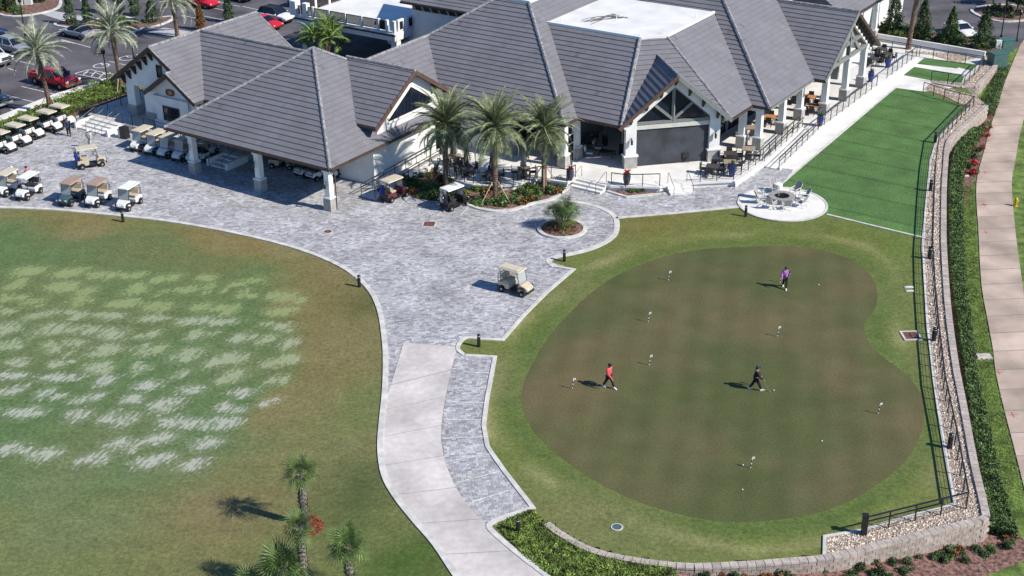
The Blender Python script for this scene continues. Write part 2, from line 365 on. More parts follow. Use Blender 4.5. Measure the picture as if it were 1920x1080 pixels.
def lawn_sheet():
    st = .3; xs = np.arange(-75, 54, st); ys = np.arange(34, 150, st); X, Y = np.meshgrid(xs, ys)
    ins = inpoly(X, Y, plateau); nx = len(xs)
    rng = np.random.default_rng(3)
    def lump(k, n=40):
        r = np.zeros(X.shape)
        for _ in range(n):
            a = rng.uniform(0, 2 * pi); f = rng.uniform(.5, 1.6) / k; r += np.sin((X * math.cos(a) + Y * math.sin(a)) * f + rng.uniform(0, 6.3))
        return r / math.sqrt(n / 2)
    l1, l2, l3 = lump(5), lump(2), lump(1)
    brown = np.array([.17, .156, .07]); olive = np.array([.124, .15, .054]); grn = np.array([.083, .148, .056]); lime = np.array([.135, .168, .044])
    mixf = lambda a, b, t: a * (1 - t[..., None]) + b * t[..., None]
    cdist = polydist(X, Y, smooth_line(pxs(CURB_L), 3), False)
    C = mixf(np.broadcast_to(brown, X.shape + (3,)), np.broadcast_to(olive, X.shape + (3,)), np.clip(.35 + .65 * sm(cdist + 1.2 * l2, 1.5, 6.5) + .12 * l1 + .2 * l2 + .14 * l3, 0, 1))
    # greener right and bottom of the putting green, yellow-green bottom left
    cb = P(570, 1010); C = mixf(C, np.broadcast_to(np.array([.125, .14, .05]), C.shape), sm(8 - np.hypot((X - cb.x) * .6, Y - cb.y), 0, 6) * .8)
    d = polydist(X, Y, tee); it = inpoly(X, Y, tee); sd = np.where(it, d, -d)
    t = sm(sd + .9 * l2 + .5 * l3, -1.6, 1.6); C = mixf(C, mixf(np.broadcast_to(grn, C.shape), np.broadcast_to(np.array([.125, .14, .06]), C.shape), np.clip(.22 + .28 * l1 + .16 * l2, 0, 1) * .7), t)
    gd = polydist(X, Y, green); gi = inpoly(X, Y, green)
    near = np.clip(1 - gd / 12, 0, 1) * (X > -4)
    C = mixf(C, np.broadcast_to(lime * .9, C.shape), sm(near, .05, .75) * np.clip(.68 + .25 * l2, 0, 1))
    rgt = sm(X, 24, 32) * (Y < 112); C = mixf(C, np.broadcast_to(np.array([.095, .145, .035]), C.shape), rgt * .75)
    ring = np.exp(-((gd - 2.1 - .25 * l2) / .55) ** 2); C = mixf(C, np.broadcast_to(np.array([.25, .24, .11]), C.shape), ring * np.clip(.42 + .35 * l3 + .2 * l2, 0, .85))
    C = mixf(C, np.broadcast_to(np.array([.085, .125, .034]), C.shape), np.exp(-((gd - .6) / .75) ** 2) * np.clip(.75 + .2 * l2, 0, 1))
    for px, py, r, col, k in [(395, 948, 3.2, (.21, .14, .085), .75), (540, 880, 2.4, (.2, .145, .075), .45), (640, 560, 4.5, (.17, .12, .05), .5), (600, 700, 4, (.16, .12, .05), .4), (430, 435, 5, (.19, .13, .05), .6), (150, 408, 4, (.18, .13, .05), .5), (640, 505, 3, (.17, .13, .06), .5), (690, 570, 2.2, (.08, .085, .03), .6), (1230, 412, 5, (.15, .125, .04), .6), (1500, 430, 6, (.1, .125, .03), .5), (680, 925, 3, (.06, .085, .03), .7), (760, 1050, 3, (.055, .095, .02), .8), (330, 1010, 5, (.14, .145, .055), .5), (150, 930, 5, (.15, .175, .085), .5), (250, 760, 6, (.12, .16, .07), .35), (60, 640, 6, (.12, .15, .065), .35)]:
        q = P(px, py); g = np.exp(-(np.hypot(X - q.x, (Y - q.y) * .8) / r) ** 2) * k * np.clip(.9 + .3 * l3, 0, 1.2); C = mixf(C, np.broadcast_to(np.array(col), C.shape), np.clip(g, 0, 1))
    pat = np.zeros(X.shape); whi = np.zeros(X.shape)
    for x, y, ww, hh, e in DIV:
        a = P(x, y); b1 = (P(x + ww / 2, y) - a).length * 1.2; b2 = (P(x, y + hh / 2) - P(x, y - hh / 2)).length * .62
        g = rng.uniform(.78, 1.1) * np.exp(-((X - a.x - .25 * (Y - a.y)) / b1) ** 2 * 1.3 - ((Y - a.y) / b2) ** 2 * 1.3)
        whi = np.where(g > pat, e, whi); pat = np.maximum(pat, g)
    idx = -np.ones(X.shape, int); idx[ins] = np.arange(ins.sum())
    a, b, c, dd = idx[:-1, :-1], idx[:-1, 1:], idx[1:, 1:], idx[1:, :-1]; ok = (a >= 0) & (b >= 0) & (c >= 0) & (dd >= 0)
    F = np.stack([a[ok], b[ok], c[ok], dd[ok]], 1); V = np.stack([X[ins], Y[ins], np.zeros(ins.sum())], 1)
    m = bpy.data.materials.new('lawn'); m.use_nodes = True; t = m.node_tree; N = t.nodes; L = t.links; bs = N['Principled BSDF']
    bs.inputs['Roughness'].default_value = .95; bs.inputs['Specular IOR Level'].default_value = .15
    ge = N.new('ShaderNodeNewGeometry'); at = N.new('ShaderNodeAttribute'); at.attribute_name = 'Col'; ap = N.new('ShaderNodeAttribute'); ap.attribute_name = 'Patch'
    sp = N.new('ShaderNodeSeparateColor'); L.new(ap.outputs['Color'], sp.inputs[0])
    def noise(sc, det, mp=None, rgh=.6):
        n = N.new('ShaderNodeTexNoise'); n.inputs['Scale'].default_value = sc; n.inputs['Detail'].default_value = det; n.inputs['Roughness'].default_value = rgh
        if mp:
            q = N.new('ShaderNodeMapping'); q.vector_type = 'TEXTURE'; q.inputs['Rotation'].default_value = (0, 0, mp[0]); q.inputs['Scale'].default_value = mp[1]; L.new(ge.outputs['Position'], q.inputs[0]); L.new(q.outputs[0], n.inputs['Vector'])
        else: L.new(ge.outputs['Position'], n.inputs['Vector'])
        return n
    def rng_(sock, a, b, c, d):
        r = N.new('ShaderNodeMapRange'); L.new(sock, r.inputs[0])
        for i, x in enumerate((a, b, c, d)): r.inputs[i + 1].default_value = x
        return r.outputs[0]
    def math_(op, a, b):
        r = N.new('ShaderNodeMath'); r.operation = op
        for i, x in enumerate((a, b)):
            if isinstance(x, (int, float)): r.inputs[i].default_value = x
            else: L.new(x, r.inputs[i])
        return r.outputs[0]
    n1 = noise(4, 6, None, .7); n2 = noise(15, 4, None, .7); n3 = noise(.9, 4)
    val = math_('MULTIPLY', math_('MULTIPLY', rng_(n1.outputs[0], .3, .7, .64, 1.38), rng_(n2.outputs[0], .28, .72, .55, 1.5)), rng_(n3.outputs[0], .3, .7, .86, 1.14))
    hs = N.new('ShaderNodeHueSaturation'); L.new(at.outputs['Color'], hs.inputs['Color']); L.new(val, hs.inputs['Value'])
    st1 = noise(1, 3, (1.2, (1.0, .2, 1))); st2 = noise(4, 5)
    st3 = noise(2.2, 4, (1.2, (1, .45, 1)))
    nn = math_('ADD', math_('ADD', math_('MULTIPLY', math_('SUBTRACT', st1.outputs[0], .5), math_('MULTIPLY', sp.outputs[2], 2.6)), math_('MULTIPLY', math_('SUBTRACT', st2.outputs[0], .5), 1.0)), math_('MULTIPLY', math_('SUBTRACT', st3.outputs[0], .5), 1.3))
    mk = math_('MULTIPLY', rng_(math_('ADD', sp.outputs[0], nn), .5, .78, 0, 1), rng_(sp.outputs[0], .06, .2, 0, 1))
    pc = N.new('ShaderNodeMixRGB'); pc.inputs[1].default_value = (.28, .34, .15, 1); pc.inputs[2].default_value = (.47, .48, .42, 1); L.new(sp.outputs[1], pc.inputs[0])
    pv = N.new('ShaderNodeHueSaturation'); L.new(pc.outputs[0], pv.inputs['Color']); L.new(rng_(n2.outputs[0], .28, .72, .7, 1.2), pv.inputs['Value'])
    soft = rng_(math_('ADD', sp.outputs[0], math_('MULTIPLY', math_('SUBTRACT', st2.outputs[0], .5), .8)), .1, .9, 0, .3)
    mx = N.new('ShaderNodeMixRGB'); L.new(math_('MAXIMUM', math_('MULTIPLY', mk, .72), soft), mx.inputs[0]); L.new(hs.outputs[0], mx.inputs[1]); L.new(pv.outputs[0], mx.inputs[2]); L.new(mx.outputs[0], bs.inputs['Base Color'])
    bp = N.new('ShaderNodeBump'); bp.inputs['Strength'].default_value = .5; bp.inputs['Distance'].default_value = .04; L.new(n2.outputs[0], bp.inputs['Height']); L.new(bp.outputs[0], bs.inputs['Normal'])
    o = nparr('lawn', V, F, m, kind='structure'); me = o.data
    for nm, arr in (('Col', C[ins]), ('Patch', np.stack([pat[ins], whi[ins], np.clip(.35 + whi[ins], 0, 1)], 1))):
        ca = me.color_attributes.new(nm, 'FLOAT_COLOR', 'POINT'); q = np.ones((ins.sum(), 4), np.float32); q[:, :3] = arr; ca.data.foreach_set('color', q.ravel())
    return o
def green_sheet():
    m = bpy.data.materials.new('putting_green'); m.use_nodes = True; t = m.node_tree; N = t.nodes; L = t.links; bs = N['Principled BSDF']
    bs.inputs['Roughness'].default_value = .9; bs.inputs['Specular IOR Level'].default_value = .12
    ge = N.new('ShaderNodeNewGeometry')
    def noise(sc, det):
        n = N.new('ShaderNodeTexNoise'); n.inputs['Scale'].default_value = sc; n.inputs['Detail'].default_value = det; L.new(ge.outputs['Position'], n.inputs['Vector']); return n.outputs[0]
    a = noise(.11, 3); rp = N.new('ShaderNodeValToRGB'); L.new(a, rp.inputs[0]); e = rp.color_ramp.elements
    e[0].position = .4; e[0].color = (.08, .093, .037, 1); e[1].position = .7; e[1].color = (.132, .107, .055, 1)
    k = e.new(.55); k.color = (.107, .1, .047, 1)
    q = noise(.5, 4); b = noise(7, 6); mr = N.new('ShaderNodeMapRange'); L.new(b, mr.inputs[0]); mr.inputs[1].default_value = .3; mr.inputs[2].default_value = .7; mr.inputs[3].default_value = .84; mr.inputs[4].default_value = 1.18
    m2 = N.new('ShaderNodeMapRange'); L.new(q, m2.inputs[0]); m2.inputs[1].default_value = .3; m2.inputs[2].default_value = .7; m2.inputs[3].default_value = .9; m2.inputs[4].default_value = 1.1
    mm = N.new('ShaderNodeMath'); mm.operation = 'MULTIPLY'; L.new(mr.outputs[0], mm.inputs[0]); L.new(m2.outputs[0], mm.inputs[1])
    wv = N.new('ShaderNodeTexWave'); wv.inputs['Scale'].default_value = .16; wv.inputs['Distortion'].default_value = 1.2; wv.inputs['Detail'].default_value = 2; vr = N.new('ShaderNodeVectorRotate'); vr.inputs['Angle'].default_value = .2; L.new(ge.outputs['Position'], vr.inputs[0]); L.new(vr.outputs[0], wv.inputs[0])
    m3 = N.new('ShaderNodeMapRange'); L.new(wv.outputs['Fac'], m3.inputs[0]); m3.inputs[3].default_value = .95; m3.inputs[4].default_value = 1.05; m4 = N.new('ShaderNodeMath'); m4.operation = 'MULTIPLY'; L.new(mm.outputs[0], m4.inputs[0]); L.new(m3.outputs[0], m4.inputs[1]); mm = m4
    hs = N.new('ShaderNodeHueSaturation'); L.new(rp.outputs[0], hs.inputs['Color']); L.new(mm.outputs[0], hs.inputs['Value']); L.new(hs.outputs[0], bs.inputs['Base Color'])
    struct('putting_green', MB().sheet([(p.x, p.y, .005) for p in green]), m)
green_sheet()
# lower ground beyond the wall, out to the horizon
def lower_ground():
    xs = np.concatenate([np.arange(-4, 92, 1.0)]); ys = np.arange(30, 175, 1.0); X, Y = np.meshgrid(xs, ys)
    Z = np.vectorize(zlow)(X, Y); n = len(xs); I = np.arange(X.size).reshape(X.shape)
    F = np.stack([I[:-1, :-1].ravel(), I[:-1, 1:].ravel(), I[1:, 1:].ravel(), I[1:, :-1].ravel()], 1)
    nparr('lower_ground', np.stack([X.ravel(), Y.ravel(), Z.ravel()], 1), F, 'strip_grass', kind='structure')
    struct('ground', MB().sheet([(-1500, -900, -1.7), (1500, -900, -1.7), (1500, 2200, -1.7), (-1500, 2200, -1.7)]), 'strip_grass')
lower_ground()
CURB_L = [(-120, 384), (0, 389), (100, 393), (230, 405), (330, 417), (450, 439), (560, 467), (640, 500), (688, 538), (711, 580), (721, 640), (723, 690), (721, 740), (716, 790), (713, 840), (720, 890), (741, 930), (776, 975), (815, 1020), (855, 1080), (900, 1145), (985, 1240)]
BED_CURB = [(835, 392), (868, 384), (900, 393), (931, 398), (963, 395), (994, 384), (1032, 376), (1051, 364), (1076, 346)]
LOOP = [(1032, 376), (1070, 378), (1105, 384), (1133, 393), (1152, 406), (1157, 422), (1152, 441), (1133, 456), (1105, 468), (1070, 477), (1038, 483), (1029, 491), (1040, 500)]
CURB_R1 = [(1040, 500), (1075, 506), (1026, 548), (982, 592), (942, 638), (900, 636)]
CURB_R2 = [(900, 636), (874, 634), (862, 644), (859, 656), (871, 667)]
CURB_R3 = [(871, 667), (928, 670), (921, 708), (913, 750), (907, 798), (914, 838), (930, 862), (948, 887), (999, 953), (958, 966)]
CURB_R4 = [(958, 966), (929, 977), (917, 987), (929, 1003), (975, 1042), (1030, 1085), (1100, 1150), (1180, 1240)]
lawn_sheet()
plaza = pxs([(-300, 376)] + CURB_L[:13] + [(716, 760), (828, 800), (828, 822), (832, 860), (849, 905), (874, 945), (913, 988)] + [(921, 986), (958, 966), (999, 953), (948, 887), (914, 838), (907, 798), (913, 750), (928, 670), (871, 667), (859, 656), (862, 644), (874, 634), (942, 638), (982, 592), (1026, 548), (1075, 506), (1029, 491), (1070, 477), (1105, 468), (1133, 456), (1152, 441), (1157, 422), (1155, 409), (1270, 400), (1387, 388), (1465, 347), (1487, 319), (1432, 309), (1380, 334), (1310, 334), (1240, 345), (1190, 350), (1140, 340), (1090, 325), (820, 290), (640, 290), (240, 225), (150, 215), (0, 290), (-300, 410)])
PATH = [(757, 642), (858, 650), (845, 700), (832, 760), (827, 820), (833, 860), (850, 905), (875, 945), (916, 988), (929, 1003), (975, 1042), (1030, 1085), (1100, 1150), (1180, 1240), (985, 1240), (900, 1145), (855, 1080), (815, 1020), (776, 975), (741, 930), (720, 890), (713, 840), (716, 790), (721, 755), (733, 722)]
struct('paving_bed', MB().sheet([(p.x, p.y, .006) for p in plaza]), 'paver_joint')
pavement = struct('paving', MB().sheet([(p.x, p.y, .008) for p in plaza]), 'paver_joint')
def pavers():
    ang = math.radians(7); co, si = math.cos(ang), math.sin(ang); rng = np.random.default_rng(5)
    pl = np.array([(p.x, p.y) for p in plaza]); A = pl[:, 0] * co + pl[:, 1] * si; B = -pl[:, 0] * si + pl[:, 1] * co
    cs = []
    for b in np.arange(B.min(), B.max(), .17):
        wd = rng.choice([.17, .25, .34], size=int((A.max() - A.min()) / .235)); e = A.min() + np.cumsum(wd)
        cs.append(np.stack([e - wd / 2, np.full(len(wd), b), wd], 1))
    cs = np.concatenate(cs); X = cs[:, 0] * co - cs[:, 1] * si; Y = cs[:, 0] * si + cs[:, 1] * co
    ok = inpoly(X, Y, plaza) & ~inpoly(X, Y, pxs(PATH)); cs = cs[ok]; X = X[ok]; Y = Y[ok]
    # the 300 nearest are single pavers
    vis = Y - .0 * X; order = np.argsort(Y); near = order[:300]; rest = order[300:]
    shp = {}
    for wd in (.17, .25, .34): shp[wd] = MB().box((0, 0, .01), (wd - .01, .16, .02), ang, .98).mesh('paver', 'paver')
    for i in near:
        wd = round(float(cs[i, 2]), 2); link('paver', shp[wd], pavement, (X[i], Y[i], .0 + rng.uniform(-.0015, .0015)))
    n = len(rest); c = cs[rest]; hw = c[:, 2] / 2 - .005; hh = np.full(n, .08); z = .0185 + rng.uniform(-.0015, .0015, n)
    V = np.zeros((n, 8, 3))
    for k, (sx, sy) in enumerate(((-1, -1), (1, -1), (1, 1), (-1, 1))):
        for lev in (0, 1):
            q = 1 if lev == 0 else .985; a = c[:, 0] + sx * hw * q; b = c[:, 1] + sy * hh * q
            V[:, k + 4 * lev, 0] = a * co - b * si; V[:, k + 4 * lev, 1] = a * si + b * co; V[:, k + 4 * lev, 2] = z if lev else .0085
    base = np.arange(n)[:, None, None] * 8; F = (np.array([(4, 5, 6, 7), (0, 1, 5, 4), (1, 2, 6, 5), (2, 3, 7, 6), (3, 0, 4, 7)])[None] + base).reshape(-1, 4)
    big = np.random.default_rng(8).choice([.7, .86, 1.0, 1.12, 1.26], size=(700, 500), p=[.14, .22, .28, .22, .14])
    ri = np.floor((c[:, 1] - B.min()) / .34).astype(int) % 700; off = np.random.default_rng(9).uniform(0, 1, 700)[ri]; ci = np.floor((c[:, 0] - A.min()) / .62 + off).astype(int) % 500
    g = (.7 + .3 * big[ri, ci]) * rng.choice([.68, .85, 1.0, 1.12, 1.28], size=n, p=[.14, .22, .28, .22, .14]) * rng.uniform(.94, 1.06, n)
    col = np.stack([g, g * 1.0, g * 1.02], 1)
    mat('paver_field', (.39, .39, .40), .85, .09, .35, .2, 25, attr='Col')
    nparr('pavers', V.reshape(-1, 3), F, 'paver_field', pavement, np.repeat(col, 5, 0), kind='stuff')
pavers()
# cart path: single concrete slabs with joints between
pth = struct('cart_path', MB().sheet([(p.x, p.y, .02) for p in pxs(PATH)]), 'paver_joint')
pl_ = smooth_line(pxs([(733, 722), (721, 755), (716, 790), (713, 840), (720, 890), (741, 930), (776, 975), (815, 1020), (855, 1080), (900, 1145), (985, 1240)]), 6)
pr_ = smooth_line(pxs([(846, 694), (836, 740), (829, 785), (827, 820), (833, 860), (850, 905), (875, 945), (916, 988), (975, 1042), (1060, 1115), (1180, 1240)]), 6)
def at_t(line, t):
    L = [0]
    for a, b in zip(line, line[1:]): L.append(L[-1] + (b - a).length)
    d = t * L[-1]
    for i in range(len(line) - 1):
        if L[i + 1] >= d: return line[i].lerp(line[i + 1], (d - L[i]) / max(1e-6, L[i + 1] - L[i]))
    return line[-1].copy()
MB().sheet([(p.x, p.y, .036) for p in [P(757, 643), P(858, 651), pr_[0], pl_[0]]]).build('slab', 'concrete', pth)
NS = 9
for i in range(NS):
    t0, t1 = i / NS, (i + 1) / NS - .0022
    a = [at_t(pl_, t0 + .0022 + (t1 - t0) * k / 6) for k in range(7)]; b = [at_t(pr_, t0 + .0022 + (t1 - t0) * k / 6) for k in range(7)]
    MB().prism([(p.x, p.y) for p in a + b[::-1]], .021, .036).build('slab', 'concrete', pth)
def curb(pts, w=.28, z=0, h=.07, n=4, name='curb', m='curb', closed=False):
    L = pxs(pts, z); L = smooth_line(L, n, closed) if n > 1 else L
    return struct(name, MB().ribbon(L, w, -.05, h, closed), m)
curb(CURB_L, .34); curb(BED_CURB, .3, h=.13); curb(LOOP, .42, h=.05)
curb(CURB_R1, .26, n=1); curb(CURB_R2, .26); curb(CURB_R3, .26, n=1); curb(CURB_R4, .3)
curb([(1155, 409), (1270, 399.5), (1387, 388)], .3, n=1, h=.05)
curb([(1550, 402), (1640, 424), (1732, 446)], .2, n=1, h=.04); curb([(1465, 346), (1570, 255), (1680, 164)], .16, n=1, h=.03)
isl = P(1054, 430); IR = 1.75
struct('planter_curb', MB().ribbon([isl + Vector((IR * math.cos(k * pi / 16), IR * math.sin(k * pi / 16), 0)) for k in range(32)], .3, 0, .14, True), 'curb')
struct('planter_soil', MB().lathe([(1.62, 0), (1.6, .1), (.8, .17), (.05, .2)], 24, isl), 'mulch')
# stall lines painted on the pavers
ln = MB()
for a, b in [((868, 697), (922, 700)), ((857, 726), (918, 728)), ((848, 754), (911, 755)), ((838, 787), (907, 787)), ((830, 822), (908, 819)), ((833, 866), (918, 851)), ((856, 905), (934, 884)), ((884, 941), (955, 919)), ((985, 513), (1045, 527)), ((970, 553), (1006, 563)), ((925, 578), (975, 592)), ((885, 600), (957, 614)), ((748, 388), (767, 368)), ((785, 395), (802, 375)), ((863, 405), (880, 384)), ((820, 405), (838, 384))]:
    ln.ribbon([P(*a, .037), P(*b, .037)], .085, 0, .003)
struct('stall_lines', ln, 'line_paint')
# synthetic turf lawns and the white concrete walk beside the terrace
struct('turf_lawn', MB().sheet([(p.x, p.y, .02) for p in pxs([(1465, 347), (1680, 165), (1733, 172), (1765, 184), (1800, 198), (1805, 205), (1765, 248), (1752, 300), (1740, 380), (1732, 447), (1550, 402), (1520, 375), (1480, 355)])]), 'turf')
struct('turf_lawn', MB().sheet([(p.x, p.y, .02) for p in pxs([(1694, 141), (1714, 125.5), (1784, 137), (1808, 143), (1803, 156), (1745, 151)])]), 'turf')
struct('turf_lawn', MB().sheet([(p.x, p.y, .02) for p in pxs([(1733, 109), (1789, 115.5), (1831, 121), (1822, 133), (1789, 128), (1719, 120)])]), 'turf')
struct('walkway', MB().sheet([(p.x, p.y, .012) for p in pxs([(1487, 319), (1432, 309), (1420, 320), (1400, 300), (1640, 60), (1840, 105), (1845, 125), (1800, 163), (1733, 172), (1680, 165), (1465, 347)])]), 'concrete_white')
struct('walkway_slab', MB().sheet([(p.x, p.y, .024) for p in pxs([(1784, 137), (1797, 127), (1822, 133), (1808, 143)])]), 'concrete_white')
# gravel strip along the fence
EDGE = [(1545, 1045), (1546, 1007), (1612, 996), (1700, 971), (1790, 946), (1777, 876), (1763, 795), (1751, 712), (1745, 658), (1739, 611), (1735, 541), (1730, 467), (1731, 444), (1737, 380), (1745, 300), (1757, 262), (1780, 238), (1808, 212), (1822, 198)]
ge_ = pxs(EDGE); gpoly = ge_ + list(w1[::-1][:len(w1) - 30]) + [P(1556, 1043)]
gpoly = ge_ + [p for p in w1[::-1] if p.x > P(1552, 1043).x - 1e-3]
struct('gravel_bed', MB().sheet([(p.x, p.y, .03) for p in gpoly]), 'gravel_bed')
struct('gravel_edging', MB().ribbon(ge_, .16, -.02, .08), 'curb')
gp2 = pxs([(1750, 151), (1733, 168), (1770, 180), (1800, 195), (1822, 198), (1846, 195), (1828, 180), (1795, 172), (1770, 163)])
gp3 = pxs([(1745, 152), (1803, 157), (1832, 133), (1846, 113), (1835, 108), (1795, 118), (1745, 103), (1700, 99), (1698, 96), (1745, 98), (1845, 105), (1868, 114), (1848, 138), (1826, 161), (1796, 163)])
struct('gravel_bed', MB().sheet([(p.x, p.y, .028) for p in gp2]), 'gravel_bed'); struct('gravel_bed', MB().sheet([(p.x, p.y, .03) for p in gp3]), 'gravel_bed')
def pebbles():
    V = []; rng = np.random.default_rng(9); pts = []
    for pg, dens in ((gpoly, 95), (gp2, 60), (gp3, 60)):
        q = np.array([(p.x, p.y) for p in pg]); a = q.min(0); b = q.max(0); n = int((b[0] - a[0]) * (b[1] - a[1]) * dens)
        X = rng.uniform(a[0], b[0], n); Y = rng.uniform(a[1], b[1], n); ok = inpoly(X, Y, pg); pts.append(np.stack([X[ok], Y[ok]], 1))
    pts = np.concatenate(pts); n = len(pts); r = rng.uniform(.035, .085, n); th = rng.uniform(0, pi, n)
    base = np.array([(1, 0, 0), (.3, .8, 0), (-.8, .55, 0), (-.9, -.5, 0), (.2, -.85, 0), (.35, .25, .7), (-.4, -.1, .75)])
    co, si = np.cos(th)[:, None], np.sin(th)[:, None]; sc = r[:, None]
    x = (base[:, 0] * co - base[:, 1] * si) * sc + pts[:, :1]; y = (base[:, 0] * si + base[:, 1] * co) * sc + pts[:, 1:]; z = base[:, 2] * sc * rng.uniform(.8, 1.2, (n, 1)) + .03
    F = np.array([(0, 1, 5), (1, 2, 6), (1, 6, 5), (2, 3, 6), (3, 4, 6), (4, 5, 6), (4, 0, 5)])
    F = (F[None] + np.arange(n)[:, None, None] * 7).reshape(-1, 3); g = rng.uniform(.55, 1.35, n); t = rng.uniform(-.06, .1, n)
    col = np.stack([g * (1 + t), g, g * (1 - t)], 1)
    nparr('gravel', np.stack([x, y, z], 2).reshape(-1, 3), F, 'pebble', None, np.repeat(col, 7, 0), kind='stuff', label='tan river pebbles along the fence above the retaining wall', cat='gravel')
pebbles()

# ------------------------------------------------------------------ retaining walls, block by block
def block_wall(line, label, zt=.1, nb=300):
    root = thing('retaining_wall', label, 'retaining wall', line[0])
    L = resample(line, .43); shp = [MB().box((0, 0, 0), (.415, .3, .19), 0, .97).mesh('block', 'block') for _ in range(1)]
    cps = MB().box((0, 0, 0), (.415, .42, .11), 0, .97).mesh('cap_stone', 'cap_stone')
    B = []; C = []
    for i in range(len(L) - 1):
        d = L[i + 1] - L[i]; a = math.atan2(d.y, d.x); m = (L[i] + L[i + 1]) / 2; nrm = Vector((d.y, -d.x, 0)).normalized()
        C.append((m + nrm * .16 + Vector((0, 0, zt)), a))
        zl = zlow(m.x + nrm.x * .6, m.y + nrm.y * .6); z = zt - .15; k = 0
        while z > zl - .16:
            sh = d.normalized() * (.21 if k % 2 else 0); B.append((m + sh + nrm * (.2 + random.uniform(-.012, .012)) + Vector((0, 0, z)), a + random.uniform(-.02, .02), nrm)); z -= .197; k += 1
    # blocks whose face looks towards the camera come first
    key = lambda b: (0 if (Vector((0, 0, 0)) - Vector((b[0].x, b[0].y, 0))).dot(b[2]) > 0 else 1, b[0].length)
    B.sort(key=key); C.sort(key=lambda c: c[0].length)
    for p, a in C[:300]: link('cap_stone', cps, root, p - root.location, a + random.uniform(-.015, .015))
    for p, a, n in B[:nb]: link('block', shp[0], root, p - root.location, a)
    if B[nb:]:
        r = MB()
        for p, a, n in B[nb:]: r.box(p - root.location, (.415, .3, .19), a, .97)
        r.build('blocks', 'block', root, kind='stuff')
    core = MB().ribbon([p - root.location + Vector((0, 0, -.0)) for p in [l + Vector((0, 0, 0)) for l in L]], .1, -1.5, .02); core.build('wall_core', 'gravel_bed', root)
    return root
block_wall([Vector((p.x, p.y, 0)) for p in w1], 'long tan block retaining wall with light caps around the putting green')
block_wall([Vector((p.x, p.y, 0)) for p in w2], 'short tan block retaining wall beyond the garden steps at top right', nb=200)
# ------------------------------------------------------------------ lower strip: pavement slabs, grass, mulch
SL = [(2010, 1250), (1958, 1060), (1925, 935), (1904, 851), (1883, 770), (1867, 700), (1862, 658), (1852, 603), (1840, 533), (1834.5, 436), (1830.6, 346), (1845, 284), (1862, 223), (1879, 170), (1890, 140), (1915, 80), (1945, 20)]
SR = [(2195, 1250), (2128, 1060), (2085, 935), (2035, 851), (1995, 770), (1962, 700), (1945, 658), (1927, 600), (1917, 533), (1904, 436), (1897, 347), (1904, 300), (1914, 245), (1935, 170), (1945, 140), (1975, 80), (2010, 20)]
sl_ = smooth_line([PL(*p) for p in SL], 6); sr_ = smooth_line([PL(*p) for p in SR], 6)
walk = struct('sidewalk', MB().add([Vector((p.x, p.y, zlow(p.x, p.y) + .03)) for p in sl_ + sr_[::-1]], []).add([(p.x, p.y, zlow(p.x, p.y) + .02) for p in sl_] + [(p.x, p.y, zlow(p.x, p.y) + .02) for p in sr_], [(i, i + len(sl_), i + 1 + len(sl_), i + 1) for i in range(len(sl_) - 1)]), 'paver_joint')
NW = 46
for i in range(NW):
    t0, t1 = i / NW + .0006, (i + 1) / NW - .0006; a = [at_t(sl_, t0 + (t1 - t0) * k / 2) for k in range(3)]; b = [at_t(sr_, t0 + (t1 - t0) * k / 2) for k in range(3)]
    vs = []
    for p, q in zip(a, b):
        for r in (p, q): vs += [(r.x, r.y, zlow(r.x, r.y) + .01), (r.x, r.y, zlow(r.x, r.y) + .06)]
    fs = []
    for k in range(2):
        o = k * 4; fs += [(o + 1, o + 3, o + 7, o + 5), (o, o + 1, o + 5, o + 4), (o + 2, o + 6, o + 7, o + 3)]
    fs += [(0, 2, 3, 1), (8, 9, 11, 10)]
    MB().add(vs, fs).build('slab', 'walk', walk)
def lowstrip(name, px, m, dz):
    L = px; h = len(L) // 2; a = smooth_line([PL(*p) for p in L[:h]], 4); b = smooth_line([PL(*p) for p in L[h:]], 4); n = min(len(a), len(b))
    mb = MB().add([(p.x, p.y, zlow(p.x, p.y) + dz) for p in a[:n]] + [(p.x, p.y, zlow(p.x, p.y) + dz) for p in b[:n]], [(i, i + n, i + 1 + n, i + 1) for i in range(n - 1)])
    return struct(name, mb, m)
lowstrip('mulch_bed', [(1850, 1010), (1838, 940), (1810, 760), (1790, 640), (1776, 520), (1772, 420), (1776, 300), (1800, 258), (1840, 235), (1925, 1025), (1880, 930), (1857, 820), (1829, 669), (1809, 494), (1805, 417), (1838, 300), (1858, 235), (1872, 190)], 'mulch', .015)
bb = [PL(1200, 1066), PL(1290, 1070), PL(1400, 1070), PL(1503, 1066), PL(1661, 1040), PL(1760, 1020), PL(1846, 1004), PL(1900, 998)]
struct('mulch_bed', MB().add([(p.x, p.y, zlow(p.x, p.y) + .02) for p in bb] + [(p.x + .2, p.y - dd, zlow(p.x + .2, p.y - dd) + .02) for p, dd in zip(bb, (5, 5, 5, 5, 4.2, 3.4, 2.7, 2.2))], [(i, i + 8, i + 9, i + 1) for i in range(7)]), 'mulch')
# right of the walk: lamp shadow falls here; marks and lids
def lid(px, py, a, b, m, label, dz=.03, low=True, name='valve_box', cat='valve box'):
    p = PL(px, py) if low else P(px, py); mb = MB().box((0, 0, .04), (a, b, .08), 0, .94); o = thing(name, label, cat, (p.x, p.y, p.z + dz - .03)); mb.build('lid', m, o); MB().box((0, 0, .02), (a + .12, b + .12, .05)).build('frame', 'concrete', o); return o
lid(1844, 669, .9, .62, 'concrete', 'pale stone utility lid in the grass strip beside the sidewalk')
lid(1806, 329, .75, .5, 'lid_white', 'white utility lid in the mulch beside the hedge')
lid(1704, 539, .5, .16, 'lid_white', 'upper small white cover on the grass by the fence', low=False); lid(1706, 546, .45, .12, 'lid_white', 'lower small white cover on the grass by the fence', low=False)
